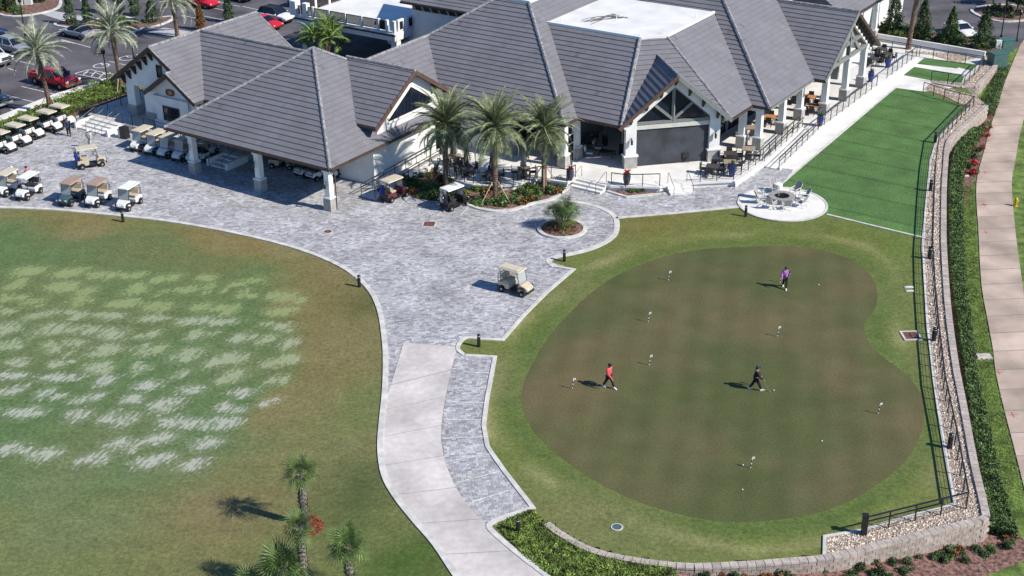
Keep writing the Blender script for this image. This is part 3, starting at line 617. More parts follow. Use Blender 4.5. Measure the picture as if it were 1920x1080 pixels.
# ------------------------------------------------------------------ railings
def railing(pts, label, h=1.06, step=1.5, cables=6, name='railing', thick=(), rw=.06, top=.09, cat='railing'):
    """pts: ground points in order"""
    pts = [Vector(p) for p in pts]; root = thing(name, label, cat, pts[0]); o = pts[0]
    posts = []
    for a, b in zip(pts, pts[1:]):
        n = max(1, round((b - a).length / step)); posts += [a.lerp(b, i / n) for i in range(n)]
    posts.append(pts[-1]); me = MB().box((0, 0, h / 2), (rw, rw, h)).mesh('post', 'black_metal')
    for p in posts: link('post', me, root, p - o)
    for a, b in zip(pts, pts[1:]):
        MB().bar(a - o + Vector((0, 0, h)), b - o + Vector((0, 0, h)), top, .05).build('top_rail', 'black_metal', root)
    c = MB()
    for a, b in zip(pts, pts[1:]):
        for k in range(cables):
            z = Vector((0, 0, h * (k + .7) / (cables + .6))); c.bar(a - o + z, b - o + z, .012)
    if cables: c.build('cables', 'black_metal', root)
    return root
def tops(L, h=1.06, z=0): return [(lambda p: Vector((p.x, p.y, z)))(P(x, y, z + h)) for x, y in L]
railing(tops([(1620, 971), (1816, 923), (1794, 805), (1781, 745), (1772, 704), (1760, 603), (1753, 530), (1749, 455), (1750, 413), (1752, 350), (1755, 300), (1762, 248), (1804, 204), (1827, 180)]), 'long black cable fence running along the gravel strip beside the putting green', name='fence', cat='fence')
railing(tops([(1827, 181), (1772, 167), (1733, 154)]), 'black fence on the near side of the garden steps')
railing(tops([(1748, 133), (1810, 141), (1829, 124), (1846, 106)]), 'black fence on the far side of the garden steps')
railing(tops([(1846, 106), (1778, 96), (1700, 82), (1648, 73)]), 'far black fence in front of the white planter wall')
# garden steps
st = thing('garden_steps', 'dark steps going down between the two block retaining walls', 'steps', P(1770, 158))
a0 = P(1735, 154); a1 = P(1752, 166); dv = (P(1822, 168) - P(1742, 158)); dv.z = 0; dv.normalize()
for k in range(7):
    q = dv * (k * .42 + .6); MB().add([a0 + q - st.location + Vector((0, 0, -.15 * k)) + e for e in (Vector((0, 0, -.9)), Vector((0, 0, 0)))] + [a1 + q - st.location + Vector((0, 0, -.15 * k)) + e for e in (Vector((0, 0, 0)), Vector((0, 0, -.9)))] + [a0 + q + dv * .42 - st.location + Vector((0, 0, -.15 * k)) + e for e in (Vector((0, 0, -.9)), Vector((0, 0, 0)))] + [a1 + q + dv * .42 - st.location + Vector((0, 0, -.15 * k)) + e for e in (Vector((0, 0, 0)), Vector((0, 0, -.9)))], [(0, 1, 2, 3), (7, 6, 5, 4), (1, 5, 6, 2), (0, 4, 5, 1), (3, 2, 6, 7)]).build('step', 'concrete', st)

# ================================================================== CLUBHOUSE (local axes: u along the front, v to the back)
club = thing('clubhouse', 'large white clubhouse with grey tiled hip and gable roofs', 'clubhouse', (O.x, O.y, 0), -AZ)
V3 = Vector
def tiles(poly, parent, step=.5, tw=.42, pmat='tile'):
    pts = [V3(p) for p in poly]; n = (pts[1] - pts[0]).cross(pts[2] - pts[1]).normalized()
    if n.z < 0: n = -n
    e = V3((n.y, -n.x, 0)).normalized(); t = n.cross(e)
    if t.z < 0: t = -t
    o = pts[0]; q = [((p - o).dot(e), (p - o).dot(t)) for p in pts]; y0 = min(b for a, b in q); y1 = max(b for a, b in q)
    def span(y):
        xs = []
        for i in range(len(q)):
            (xa, ya), (xb, yb) = q[i - 1], q[i]
            if abs(ya - yb) < 1e-9:
                if abs(y - ya) < 1e-6: xs += [xa, xb]
                continue
            s = (y - ya) / (yb - ya)
            if -1e-6 <= s <= 1 + 1e-6: xs.append(xa + s * (xb - xa))
        return (min(xs), max(xs)) if xs else None
    V = []; F = []; C = []; y = y0; k = 0
    while y < y1 - .02:
        ya, yb = y + 1e-5, min(y + step, y1) - 1e-5; A = span(ya); B = span(yb)
        if A and B:
            lo = min(A[0], B[0]); hi = max(A[1], B[1]); x = lo - (tw * .5 if k % 2 else 0)
            while x < hi:
                a0, a1 = max(x, A[0]), min(x + tw - .002, A[1]); b0, b1 = max(x, B[0]), min(x + tw - .002, B[1])
                if a1 < a0: a0 = a1 = min(max((a0 + a1) / 2, A[0]), A[1])
                if b1 < b0: b0 = b1 = min(max((b0 + b1) / 2, B[0]), B[1])
                if a1 - a0 > .01 or b1 - b0 > .01:
                    h = .07 + random.uniform(-.0015, .0015); i = len(V)
                    f = lambda X, Y, H: o + e * X + t * Y + n * H
                    V += [f(a0, ya, h), f(a1, ya, h), f(b1, yb, .016), f(b0, yb, .016), f(a0, ya, .004), f(a1, ya, .004)]
                    F += [(i, i + 1, i + 2, i + 3), (i + 4, i + 5, i + 1, i)]; g = random.gauss(1, .03); g = g * (.78 if random.random() < .006 else 1); C += [g, g]
                x += tw
        y += step; k += 1
    if F: nparr('roof_tiles', [tuple(v) for v in V], F, pmat, parent, np.array(C), kind='stuff')
def roof(poly, thick=.2, fascia=True, rakes=(), gut='fascia'):
    pts = [V3(p) for p in poly]; mb = MB(); n = len(pts); dn = V3((0, 0, -thick))
    mb.add(pts + [p + dn for p in pts], [tuple(range(n)), tuple(range(n, 2 * n))[::-1]] + [(i, i + n, (i + 1) % n + n, (i + 1) % n) for i in range(n)])
    r = mb.build('roof_slope', 'roof_deck', club); tiles(poly, r)
    zmin = min(p.z for p in pts); cen = sum(pts, V3()) / n
    for i in range(n):
        a, b = pts[i], pts[(i + 1) % n]
        if fascia and abs(a.z - zmin) < .02 and abs(b.z - zmin) < .02 and (a - b).length > .3:
            d = (b - a).normalized(); out = V3((d.y, -d.x, 0)); out = out if out.dot(a - cen) > 0 else -out
            MB().bar(a + out * .07 + V3((0, 0, -.1)), b + out * .07 + V3((0, 0, -.1)), .14, .16).build('gutter', gut, r)
        elif i in rakes:
            MB().bar(a + V3((0, 0, -.12)), b + V3((0, 0, -.12)), .09, .34).build('bargeboard', gut, r)
    return r
def caps(p, q, r=.13):
    p = V3(p); q = V3(q); L = (q - p).length; n = max(1, int(L / .38)); mb = MB(); d = (q - p) / n
    for i in range(n):
        a = p + d * i + V3((0, 0, .03)); b = p + d * (i + 1.08) + V3((0, 0, .03)); mb.tube([a, b], [r * 1.16, r], 7)
    return mb.build('ridge_cap', 'cap_tile', club)
zE = 3.67; A_ = (-8.4, 8.6, 9.6)
FL, FR, BR, BL = (-17.45, -.45, zE), (.65, -.45, zE), (.65, 17.65, zE), (-17.45, 17.65, zE)
roof([FL, FR, A_]); roof([FR, (.65, 13.6, zE), (-4.36, 12.64, 6.95), A_], fascia=False)
MB().bar((.72, -.4, 3.57), (.72, 13.6, 3.57), .14, .16).build('gutter', 'fascia', club)
roof([BL, FL, A_]); caps(FL, A_); caps(FR, A_); caps(A_, (-6.5, 10.5, 8.4))
# gable facing the palms
gz = 8.5; gl = 5.16
roof([(-6.75, 10.9, gz), (.5, 10.9, gz), (.5, 5.6, gl), (-1.62, 5.6, gl)][::-1], rakes=()); roof([(-6.75, 10.9, gz), (.5, 10.9, gz), (.5, 16.2, gl), (-8.5, 16.2, gl)])
caps((-6.75, 10.9, gz), (.5, 10.9, gz))
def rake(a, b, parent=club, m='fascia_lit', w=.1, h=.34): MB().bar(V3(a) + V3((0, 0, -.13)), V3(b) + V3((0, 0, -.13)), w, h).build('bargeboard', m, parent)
mat('fascia_lit', (.11, .066, .052), .6, .12, 3)  # lighter copy of fascia, sunlight on the gable boards put into the colour
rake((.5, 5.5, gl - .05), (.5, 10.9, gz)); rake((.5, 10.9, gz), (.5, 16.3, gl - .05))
def vwall(pts, thick, name='wall', m='stucco', parent=club, cap=None):
    """upright polygon given by its outer corners and a thickness vector"""
    p = [V3(x) for x in pts]; t = V3(thick); n = len(p); mb = MB().add(p + [x + t for x in p], [tuple(range(n)), tuple(range(n, 2 * n))[::-1]] + [(i, i + n, (i + 1) % n + n, (i + 1) % n) for i in range(n)])
    return mb.build(name, m, parent)
def wbox(u0, u1, v0, v1, z0, z1, name='wall', m='stucco', parent=club): return MB().box(((u0 + u1) / 2, (v0 + v1) / 2, (z0 + z1) / 2), (u1 - u0, v1 - v0, z1 - z0)).build(name, m, parent)
def window(c, w, h, d, n, nx=2, nz=2, m='bronze', fr=.08, name='window', glass='dark_glass'):
    c = V3(c); d = V3(d).normalized(); n = V3(n).normalized(); k = V3((0, 0, 1)); f = MB(); a = c + n * .03
    for s in (-1, 1):
        f.bar(a + d * s * (w / 2) - k * (h / 2 + fr / 2), a + d * s * (w / 2) + k * (h / 2 + fr / 2), fr, .08, n); f.bar(a - d * (w / 2) + k * s * h / 2, a + d * (w / 2) + k * s * h / 2, .08, fr)
    for i in range(1, nx): x = -w / 2 + w * i / nx; f.bar(a + d * x - k * h / 2, a + d * x + k * h / 2, fr * .7, .06, n)
    for i in range(1, nz): z = -h / 2 + h * i / nz; f.bar(a - d * w / 2 + k * z, a + d * w / 2 + k * z, .06, fr * .7)
    o = f.build(name, m, club)
    for i in range(nx):
        x0 = -w / 2 + w * i / nx + .02; x1 = -w / 2 + w * (i + 1) / nx - .02
        vwall([c + d * x0 - k * h / 2, c + d * x1 - k * h / 2, c + d * x1 + k * h / 2, c + d * x0 + k * h / 2], n * .02, 'pane', glass, o)
    return o
def column(u, v, z0, zt, s=.52, b=.78, bh=1.05, label=None):
    o = MB().box((u, v, (z0 + zt) / 2), (s, s, zt - z0), 0, .94).box((u, v, zt - .09), (s + .16, s + .16, .18)).box((u, v, zt - .24), (s + .06, s + .06, .08)).build('column', 'stucco', club)
    MB().box((u, v, z0 + bh / 2), (b, b, bh), 0, .93).build('column_base', 'stone_base', o); MB().box((u, v, z0 + bh + .05), (b + .06, b + .06, .1), 0, .9).build('column_collar', 'stucco', o)
    return o
def lantern(u, v, z, d):
    d = V3(d); mb = MB(); c = V3((u, v, z)) + d * .22; mb.bar(V3((u, v, z + .25)), c + V3((0, 0, .25)), .04); mb.lathe([(.04, -.3), (.1, -.25), (.11, .12), (.13, .14), (.03, .28)], 6, c); return mb.build('lantern', 'black_metal', club)
def bracket(p, n, h=.75, d=.5, m='bronze'):
    p = V3(p); n = V3(n).normalized(); s = V3((-n.y, n.x, 0)) * .07; pts = [p, p + n * d, p + n * d + V3((0, 0, -.16)), p + n * .12 + V3((0, 0, -h)), p + V3((0, 0, -h))]
    return MB().add([q - s for q in pts] + [q + s for q in pts], [tuple(range(5)), tuple(range(5, 10))[::-1]] + [(i, i + 5, (i + 1) % 5 + 5, (i + 1) % 5) for i in range(5)]).build('bracket', m, club)
# porte cochere: columns, beams, back and side walls
for u in (0, -7.4, -14.85): column(u, 0, 0, 3.42)
for u in (-7.4, -14.85): lantern(u - .1, -.27, 2.35, (0, -1, 0))
lantern(0, -.27, 2.2, (0, -1, 0)); MB().tube([(.42, -.3, 3.5), (.42, .1, 3.2), (.38, .35, 2.8), (.4, .3, 0)], .05, 6).build('downpipe', 'fascia', club)
wbox(-17.2, .35, -.22, .22, 3.3, 3.5, 'beam'); wbox(-.2, .3, .3, 5.6, 3.3, 3.5, 'beam')
wbox(-3.9, -.12, 5.7, 5.95, 0, 3.55); wbox(-.37, -.12, 5.95, 14.1, 0, 3.5); wbox(-3.9, -3.65, 5.95, 9, 0, 3.5); wbox(-20, -3.9, 8.8, 9.05, 0, 4)
vwall([(-.15, 6.4, 4.2), (-.15, 15.4, 4.2), (-.15, 15.4, 5.45), (-.15, 10.9, 8.3), (-.15, 6.4, 5.45)], (-.3, 0, 0))
wn = vwall([(-.14, 7.9, 4.85), (-.14, 13.9, 4.85), (-.14, 13.9, 5.15), (-.14, 10.9, 7.05), (-.14, 7.9, 5.15)], (.05, 0, 0), 'gable_window', 'dark_glass')
for y, z in ((8.9, 5.75), (9.9, 6.4), (10.9, 7.05), (11.9, 6.4), (12.9, 5.75)): MB().bar((-.08, y, 4.85), (-.08, y, z), .07).build('mullion', 'bronze', wn)
MB().bar((-.08, 7.8, 5.15), (-.08, 10.9, 7.12), .12).bar((-.08, 10.9, 7.12), (-.08, 14, 5.15), .12).bar((-.08, 7.8, 4.82), (-.08, 14, 4.82), .16).build('window_trim', 'stucco', wn)
bracket((-.12, 10.9, 8.1), (1, 0, 0)); bracket((-.12, 8, 6.4), (1, 0, 0)); bracket((-.12, 13.8, 6.4), (1, 0, 0))
# left wing with the two street gables
rz_ = 7.68; ru = -25.6
roof([(ru, 5.95, rz_), (ru, 19.8, rz_), (-31.25, 19.8, 3.85), (-31.25, 5.95, 3.85)]); roof([(ru, 5.95, rz_), (ru, 12.3, rz_), (-19.75, 6.45, 3.72), (-19.75, 5.95, 3.72)], fascia=False)
roof([(-22.95, 5.2, 5.88), (-19.75, 5.2, 3.72), (-19.75, 5.95, 3.72), (-22.95, 5.95, 5.88)], fascia=False)
roof([(-22.95, 5.2, 5.88), (-22.95, 6.6, 5.88), (-26.1, 6.6, 3.72), (-26.1, 5.2, 3.72)], fascia=False)
roof([(ru, 12.3, rz_), (ru, 19.8, rz_), (-19.9, 19.8, 3.85), (-19.9, 18, 3.85)], fascia=False)
roof([(ru, 12.3, rz_), (-9.5, 12.3, rz_), (-9.5, 6.45, 3.72), (-19.75, 6.45, 3.72)]); roof([(ru, 12.3, rz_), (-9.5, 12.3, rz_), (-9.5, 18, 3.85), (-19.9, 18, 3.85)])
caps((ru, 5.95, rz_), (ru, 19.8, rz_)); caps((ru, 12.3, rz_), (-11, 12.3, rz_)); caps((-22.95, 5.2, 5.88), (-22.95, 6, 5.88), .11); caps((-22.95, 5.2, 5.88), (-19.75, 5.2, 3.74), .07); caps((ru, 5.95, rz_), (-22.95, 5.95, 5.9), .07); caps((ru, 19.8, rz_), (-19.9, 19.8, 3.87), .09)
for a, b in (((-31.3, 5.93, 3.8), (ru, 5.93, rz_)), ((ru, 5.93, rz_), (-22.9, 5.93, 5.9)), ((-26.15, 5.18, 3.68), (-22.95, 5.18, 5.88)), ((-22.95, 5.18, 5.88), (-19.7, 5.18, 3.68)), ((ru, 19.8, rz_), (-19.85, 19.8, 3.8))): rake(a, b, m='fascia', h=.36)
vwall([(-28.9, 6.5, 3.5), (-20.6, 6.5, 3.5), (-20.6, 6.5, 4.2), (ru, 6.5, 7.5), (-29.95, 6.5, 4.5), (-29.95, 6.5, 3.5)], (0, .35, 0))
wbox(-29.95, -28.9, 6.5, 7.1, .6, 3.5, 'pier'); wbox(-30.05, -28.8, 6.4, 7.2, .6, 1.5, 'pier_base', 'stone_base'); wbox(-29.95, -29.6, 7.1, 18, 3.0, 4.2)
for v in (11, 15, 18.5): wbox(-29.95, -29.2, v, v + .7, .6, 3.5, 'pier')
vwall([(-27, 5.95, .6), (-20.3, 5.95, .6), (-20.3, 5.95, 3.9), (-22.95, 5.95, 5.7), (-25.7, 5.95, 3.85), (-27, 5.95, 3.6)], (0, .35, 0)); wbox(-27, -26.7, 6.3, 18, .6, 3.7); wbox(-20.6, -19.9, 6.4, 9, .6, 3.6); wbox(-19.9, -4, 8.8, 9.1, .6, 3.9)
wbox(-25.4, -21.2, 5.75, 5.95, .6, 3.3, 'bay_panel'); wbox(-25.5, -21.1, 5.66, 5.95, 3.3, 3.42, 'bay_cornice'); wbox(-25.6, -21, 5.6, 5.95, .6, 1.08, 'bay_sill'); wbox(-27.05, -25.42, 5.88, 5.95, .6, 1.5, 'plinth', 'stone_base')
window((-23.4, 5.74, 1.9), 2.0, 1.3, (1, 0, 0), (0, -1, 0), 2, 2); window((-25.15, 6.49, 5.4), .62, 1.1, (1, 0, 0), (0, -1, 0), 1, 1)
window((-20.2, 6.38, 2.6), .5, .7, (1, 0, 0), (0, -1, 0), 1, 1)
sg = MB(); ov = [(.55 * math.copysign(abs(math.cos(t)) ** .6, math.cos(t)), .3 * math.copysign(abs(math.sin(t)) ** .8, math.sin(t))) for t in [k * pi / 10 for k in range(20)]]
vwall([(-23.45 + a, 5.92, 3.88 + b) for a, b in ov], (0, -.07, 0), 'emblem_board', 'sign_red')
vwall([(-23.4 + a * .55, 5.84, 3.86 + b * .6) for a, b in ov[:14]], (0, -.03, 0), 'emblem_ornament', 'sign_gold'); vwall([(-23.62 + a * .28, 5.82, 3.9 + b * .4) for a, b in ov[8:]], (0, -.03, 0), 'emblem_ornament', 'bronze')
for k in range(6):
    u = -29.9 + k * .8; bracket((u, 6.49, 4.35 + (u + 29.9) * .69), (0, -1, 0), .8, .5)
for u in (-24.6, -23.4): bracket((u, 6.49, 7.25 - (u - ru) * .69), (0, -1, 0), .5, .4)
bracket((-22.95, 5.94, 5.4), (0, -1, 0), .55, .5); bracket((-21.4, 5.94, 4.4), (0, -1, 0), .4, .4); lantern(-30, 6.45, 2.9, (-.5, -1, 0))
# link roof and main roofs
cu, cv, cz = -6.0, 21.25, 7.92; p_ = .67; E4 = 4.4
roof([(cu, 11.2, cz), (cu, cv, cz), (-1.2, 16.45, 4.7), (-1.2, 11.2, 4.7)], fascia=False); roof([(cu, 11.2, cz), (cu, cv + 6, cz), (-11, cv + 6, 4.6), (-11, 11.2, 4.6)], fascia=False); caps((cu, 11.2, cz), (cu, cv, cz))
zt = 10.98; k = (zt - cz) / p_; du, dv2 = cu + k, cv + k; ru2 = 11.7 - (zt - E4) / p_
roof([(-1.75, 17, 5.07), (-.75, 16, E4), (11.7, 16, E4), (ru2, dv2, zt), (du, dv2, zt), (cu, cv, cz)])
roof([(11.7, 16, E4), (11.7, 18, E4), (4.0, 25.7, 9.56), (4.0, 36.2, 9.56), (ru2, 50, zt), (ru2, dv2, zt)], fascia=False); MB().bar((11.77, 15.95, 4.3), (11.77, 18, 4.3), .14, .16).build('gutter', 'fascia', club)
roof([(cu, cv, cz), (du, dv2, zt), (du, 50, zt), (du - 4, 50, zt - 2.7), (cu, cv + 8, cz)], fascia=False); caps((cu, cv, cz), (du, dv2, zt)); caps((11.7, 16, E4), (ru2, dv2, zt), .15)
wbox(du, ru2, dv2, 50, zt - .05, zt + .06, 'flat_roof', 'membrane'); MB().ribbon([V3((du, dv2, zt + .06)), V3((ru2, dv2, zt + .06)), V3((ru2, 50, zt + .06))], .25, -.1, .12).build('parapet', 'white_paint', club)
# corner pavilion with the flat deck
dz = 9.5; D = [(4.0, 25.5), (13.3, 25.5), (15, 27.15), (15, 36.1), (4.0, 36.1)]
roof([(11.7, 18, E4), (15.9, 18.0, E4), (13.3, 25.5, dz), (4.0, 25.5, dz)]); bk_ = (15.27, 25.21, 8.38); roof([(15.9, 18.0, E4), bk_, (14.15, 26.325, dz), (13.3, 25.5, dz)], fascia=False); roof([bk_, (22.6, 24.5, E4), (15, 27.15, dz), (14.15, 26.325, dz)], fascia=False); roof([(22.6, 24.5, E4), (22.6, 28.4, E4), (15, 36.1, dz), (15, 27.15, dz)])
caps((15.9, 18.0, E4), (13.3, 25.5, dz), .17); caps((22.6, 24.5, E4), (15, 27.15, dz), .1)
MB().prism(D, dz - .1, dz + .1).build('flat_roof', 'membrane', club)
MB().ribbon([V3((x, y, dz + .1)) for x, y in D[:4]], .22, -.22, .07).build('parapet', 'white_paint', club)
sm_ = MB(); rr = random.Random(4); hub = V3((8.2, 30.3, dz + .102))
for k in range(13):
    a = V3((hub.x + rr.uniform(-1.1, 1.1), hub.y + rr.uniform(-.5, .5), hub.z)); L = rr.uniform(1.5, 4.2); b = a + V3((rr.uniform(-.75, -.15), -1, 0)).normalized() * L; mid = a.lerp(b, .5) + V3((rr.uniform(-.35, .35), 0, 0))
    if b.y > 25.9: sm_.ribbon(smooth_line([a, a.lerp(mid, .6) + V3((rr.uniform(-.15, .15), 0, 0)), mid, b], 3), rr.uniform(.06, .14), 0, .0015 + .0007 * k)
for k in range(9): x, y = hub.x + rr.uniform(-.9, .9), hub.y + rr.uniform(-.45, .5); sm_.ribbon([V3((x, y, hub.z)), V3((x + rr.uniform(.3, .8), y + rr.uniform(-.15, .25), hub.z))], rr.uniform(.12, .3), 0, .013 + .0007 * k)
sm_.build('stain', 'stain', club)
for u, v in ((5, 26.2), (13, 26.1), (14.4, 27.6), (14.5, 33.5), (9, 29)): MB().tube([(u, v, dz + .1), (u, v, dz + .55)], .03, 6).build('vent_pipe', 'white_paint', club)
# right wing
wk = 10.0
roof([(24.2, 28.5, E4), (24.2 - wk, 28.5 + wk, E4 + p_ * wk), (1.8, 28.5 + wk, E4 + p_ * wk), (4.1, 36.2, 9.56), (15, 36.2, 9.56), (22.5, 28.5, E4)][::-1], fascia=False); MB().bar((22.5, 28.43, 4.3), (24.25, 28.43, 4.3), .14, .16).build('gutter', 'fascia', club)
roof([(24.2, 28.5, E4), (24.2, 37.9, E4), (17.3, 44.8, 9.02), (24.2 - wk, 55, E4 + p_ * wk), (24.2 - wk, 28.5 + wk, E4 + p_ * wk)], fascia=False); MB().bar((24.27, 28.5, 4.3), (24.27, 37.9, 4.3), .12, .14).build('gutter', 'trim_grey', club); MB().bar((22.67, 24.5, 4.3), (22.67, 28.4, 4.3), .12, .14).build('gutter', 'trim_grey', club)
caps((24.2, 28.5, E4), (24.2 - wk, 28.5 + wk, E4 + p_ * wk), .16)
wbox(2, 24.2 - wk, 28.5 + wk, 56, 10.9, 11.15, 'flat_roof', 'membrane')
g6 = 25.35; gp = 9.05
roof([(24.2, 37.95, E4), (g6, 37.95, E4), (g6, 44.75, gp), (17.25, 44.75, gp)]); roof([(g6, 44.75, gp), (g6, 51.4, E4), (15, 51.4, E4), (15, 44.75, gp)], fascia=False); caps((17.25, 44.75, gp), (g6, 44.75, gp))
rake((g6, 37.9, E4), (g6, 44.75, gp), m='trim_grey'); rake((g6, 44.75, gp), (g6, 51.5, E4), m='fascia', h=.3)
# open timber truss of the right gable
t6 = 24.7
def beam(a, b, w=.26, h=.36, m='trim_grey', name='truss_beam'): return MB().bar(a, b, w, h).build(name, m, club)
beam((t6, 38.7, 4.6), (t6, 44.75, 8.6)); beam((t6, 44.75, 8.6), (t6, 50.8, 4.6)); beam((t6, 39.6, 4.75), (t6, 50, 4.75)); beam((t6, 42, 6.1), (t6, 47.5, 6.1)); beam((t6, 44.75, 4.8), (t6, 44.75, 8.4)); beam((t6, 42.2, 4.9), (t6, 44.6, 7)); beam((t6, 47.3, 4.9), (t6, 44.9, 7))
vwall([(g6 - .5, 45.5, 8.2), (g6 - .5, 50.6, 4.7), (g6 - .5, 50.6, 3.9), (g6 - .5, 44.75, 8.0)], (-.2, 0, 0), 'gable_trim', 'stucco')
for k in range(7): bracket((g6 - .48, 45.6 + k * .75, 8.05 - k * .52), (1, 0, 0), .55, .4)
ZT = .5
for u, v, zc in ((5.9, 16.55, 4.3), (11.3, 16.55, 4.3), (11.2, 18.7, 4.3), (21.85, 28.5, 4.3), (23.2, 28.9, 4.3), (23.3, 33.5, 4.35), (23.2, 37.7, 4.35), (24.5, 40.3, 4.6), (24.6, 45, 4.6), (24.5, 49.6, 4.6)): column(u, v, ZT, zc, .55, .82)
wbox(11.3, 15.9, 18.55, 18.85, 3.95, 4.3, 'beam', 'stucco'); wbox(22, 23.3, 28.4, 28.75, 3.95, 4.3, 'beam'); wbox(23.05, 23.4, 28.9, 37.8, 3.95, 4.32, 'beam', 'trim_grey'); wbox(5.7, 11.5, 16.35, 16.7, 3.95, 4.3, 'beam'); wbox(21.75, 22.0, 24.9, 28.4, 3.95, 4.3, 'beam')
# walls behind the terrace
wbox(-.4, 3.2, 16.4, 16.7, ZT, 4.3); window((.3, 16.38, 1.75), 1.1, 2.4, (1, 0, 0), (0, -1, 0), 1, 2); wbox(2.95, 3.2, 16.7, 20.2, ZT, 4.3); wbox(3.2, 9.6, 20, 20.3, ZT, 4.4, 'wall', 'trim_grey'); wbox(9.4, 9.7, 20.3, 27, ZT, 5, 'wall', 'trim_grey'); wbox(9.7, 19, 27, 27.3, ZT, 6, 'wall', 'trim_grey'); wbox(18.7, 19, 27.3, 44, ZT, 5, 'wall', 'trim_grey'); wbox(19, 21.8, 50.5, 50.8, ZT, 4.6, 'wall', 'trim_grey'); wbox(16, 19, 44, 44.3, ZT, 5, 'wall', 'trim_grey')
for u in (4.6, 6.4, 8.2): window((u, 19.98, 1.75), 1.4, 2.4, (1, 0, 0), (0, -1, 0), 2, 2)
for u in (11.5, 14, 16.5): window((u, 26.98, 1.85), 1.9, 2.6, (1, 0, 0), (0, -1, 0), 2, 2)
for v in (30, 33, 36, 39, 42): window((19.02, v, 1.8), 2.2, 2.5, (0, 1, 0), (1, 0, 0), 2, 2)
window((11.25, 17.6, 1.75), 1.2, 2.4, (0, 1, 0), (1, 0, 0), 1, 3, m='white_paint')
# diagonal gable with glazed truss and the mesh screen
dg = V3((1, 1, 0)).normalized(); og = V3((1, -1, 0)).normalized(); gc = V3((19.26, 21.16, 0)); HW = 4.72
def G(x, z, o=0): return gc + dg * x + og * o + V3((0, 0, z))
pk = 8.4
back = gc - og * 5.7
roof([G(-HW, E4), G(0, pk), back + V3((0, 0, pk))], fascia=False); roof([G(HW, E4), G(0, pk), back + V3((0, 0, pk))], fascia=False); caps(back + V3((0, 0, pk)), G(0, pk), .1)
rake(G(-HW - .1, E4 - .08, .02), G(0, pk, .02), h=.32); rake(G(0, pk, .02), G(HW + .1, E4 - .08, .02), m='trim_grey', h=.32)
go = -.65
for s in (-1, 1):
    vwall([G(s * 4.05, ZT, go), G(s * 3.15, ZT, go), G(s * 3.15, 4.55, go), G(0, 7.25, go), G(0, 8.2, go), G(s * 4.05, 4.75, go)], og * -.55)
    vwall([G(s * 4.15, ZT, go + .09), G(s * 3.05, ZT, go + .09), G(s * 3.05, ZT + 1.0, go + .09), G(s * 4.15, ZT + 1.0, go + .09)], og * -.7, 'pillar_base', 'stone_base')
    vwall([G(s * 4.22, ZT + 1.0, go + .14), G(s * 2.98, ZT + 1.0, go + .14), G(s * 2.98, ZT + 1.14, go + .14), G(s * 4.22, ZT + 1.14, go + .14)], og * -.8, 'pillar_collar', 'stucco')
    for x in (1.2, 2.4, 3.7): bracket(G(s * x, 8.02 - x * .84, go), og, .6, .5)
    q = G(s * 3.6, 3.0, go); lantern(q.x, q.y, 2.9, tuple(og))
bracket(G(0, 8.0, go), og, .6, .5)
tg = go - .28
gw = vwall([G(-3.15, 4.4, tg - .12), G(3.15, 4.4, tg - .12), G(0, 7.15, tg - .12)], og * -.04, 'gable_window', 'dark_glass')
for a, b in ((G(-3.2, 4.52, tg), G(0, 7.25, tg)), (G(0, 7.25, tg), G(3.2, 4.52, tg)), (G(0, 4.3, tg), G(0, 7.1, tg)), (G(0, 4.4, tg), G(-1.6, 5.75, tg)), (G(0, 4.4, tg), G(1.6, 5.75, tg)), (G(-3.2, 4.25, tg), G(3.2, 4.25, tg))): beam(a, b, .2, .22)
vwall([G(-3.1, 3.75, tg + .12), G(3.1, 3.75, tg + .12), G(3.1, 4.1, tg + .12), G(-3.1, 4.1, tg + .12)], og * -.4, 'screen_housing', 'awning')
vwall([G(-3.12, ZT + .06, tg), G(3.12, ZT + .06, tg), G(3.12, 3.74, tg), G(-3.12, 3.74, tg)], og * -.03, 'mesh_screen', 'screen_mesh')
# far end of the right wing
r7 = 20.2
roof([(r7, 56, 5), (r7, 80, 5), (r7 - 6, 80, 9), (r7 - 6, 56, 9)]); roof([(r7, 56, 5), (r7 - 6, 56, 9), (r7 - 12, 56, 5)], fascia=False)
for v in (57, 62, 67, 72): column(19.3, v, .1, 4.8)
wbox(9, 18, 57, 80, 0, 5); wbox(15.2, 16.4, 49.5, 50.7, 6, 10.6, 'chimney')
# ------------------------------------------------------------------ terraces
ter = [(-.1, 14.0), (.9, 13.9), (2.2, 11.4), (2.9, 10.3)] + [(4.6, 9.6), (5.5, 9.35), (6.4, 9.2), (7.2, 9.3), (8.2, 9.75), (9.2, 10.3), (10.0, 11.0), (10.5, 11.9), (10.9, 13.0), (12.0, 13.4), (13.4, 13.7), (13.5, 15.2), (16.6, 15.0), (16.8, 14.95), (20.2, 16.8), (20.3, 17.1), (22.4, 19.3), (24.7, 21.2), (24.9, 21.0), (25.0, 27), (24.3, 35.6), (25.8, 35.6), (25.9, 62), (17, 62), (-6, 30), (-6, 16), (-.1, 16)]
tw = [W(u, v) for u, v in ter]
terr = struct('terrace', MB().prism([(p.x, p.y) for p in tw], -.1, ZT), 'concrete_white')
lip = MB().ribbon([V3((p.x, p.y, 0)) for p in tw[3:26]], .24, ZT - .14, ZT + .03).build('terrace_edge', 'concrete_white', terr)
dk = [W(u, v) for u, v in [(-33, 4.1), (-13.0, 4.1), (-13, 9), (-20, 9), (-20, 20), (-34, 20), (-34, 6)]]
struct('entry_deck', MB().prism([(p.x, p.y) for p in dk], -.1, .6), 'concrete')
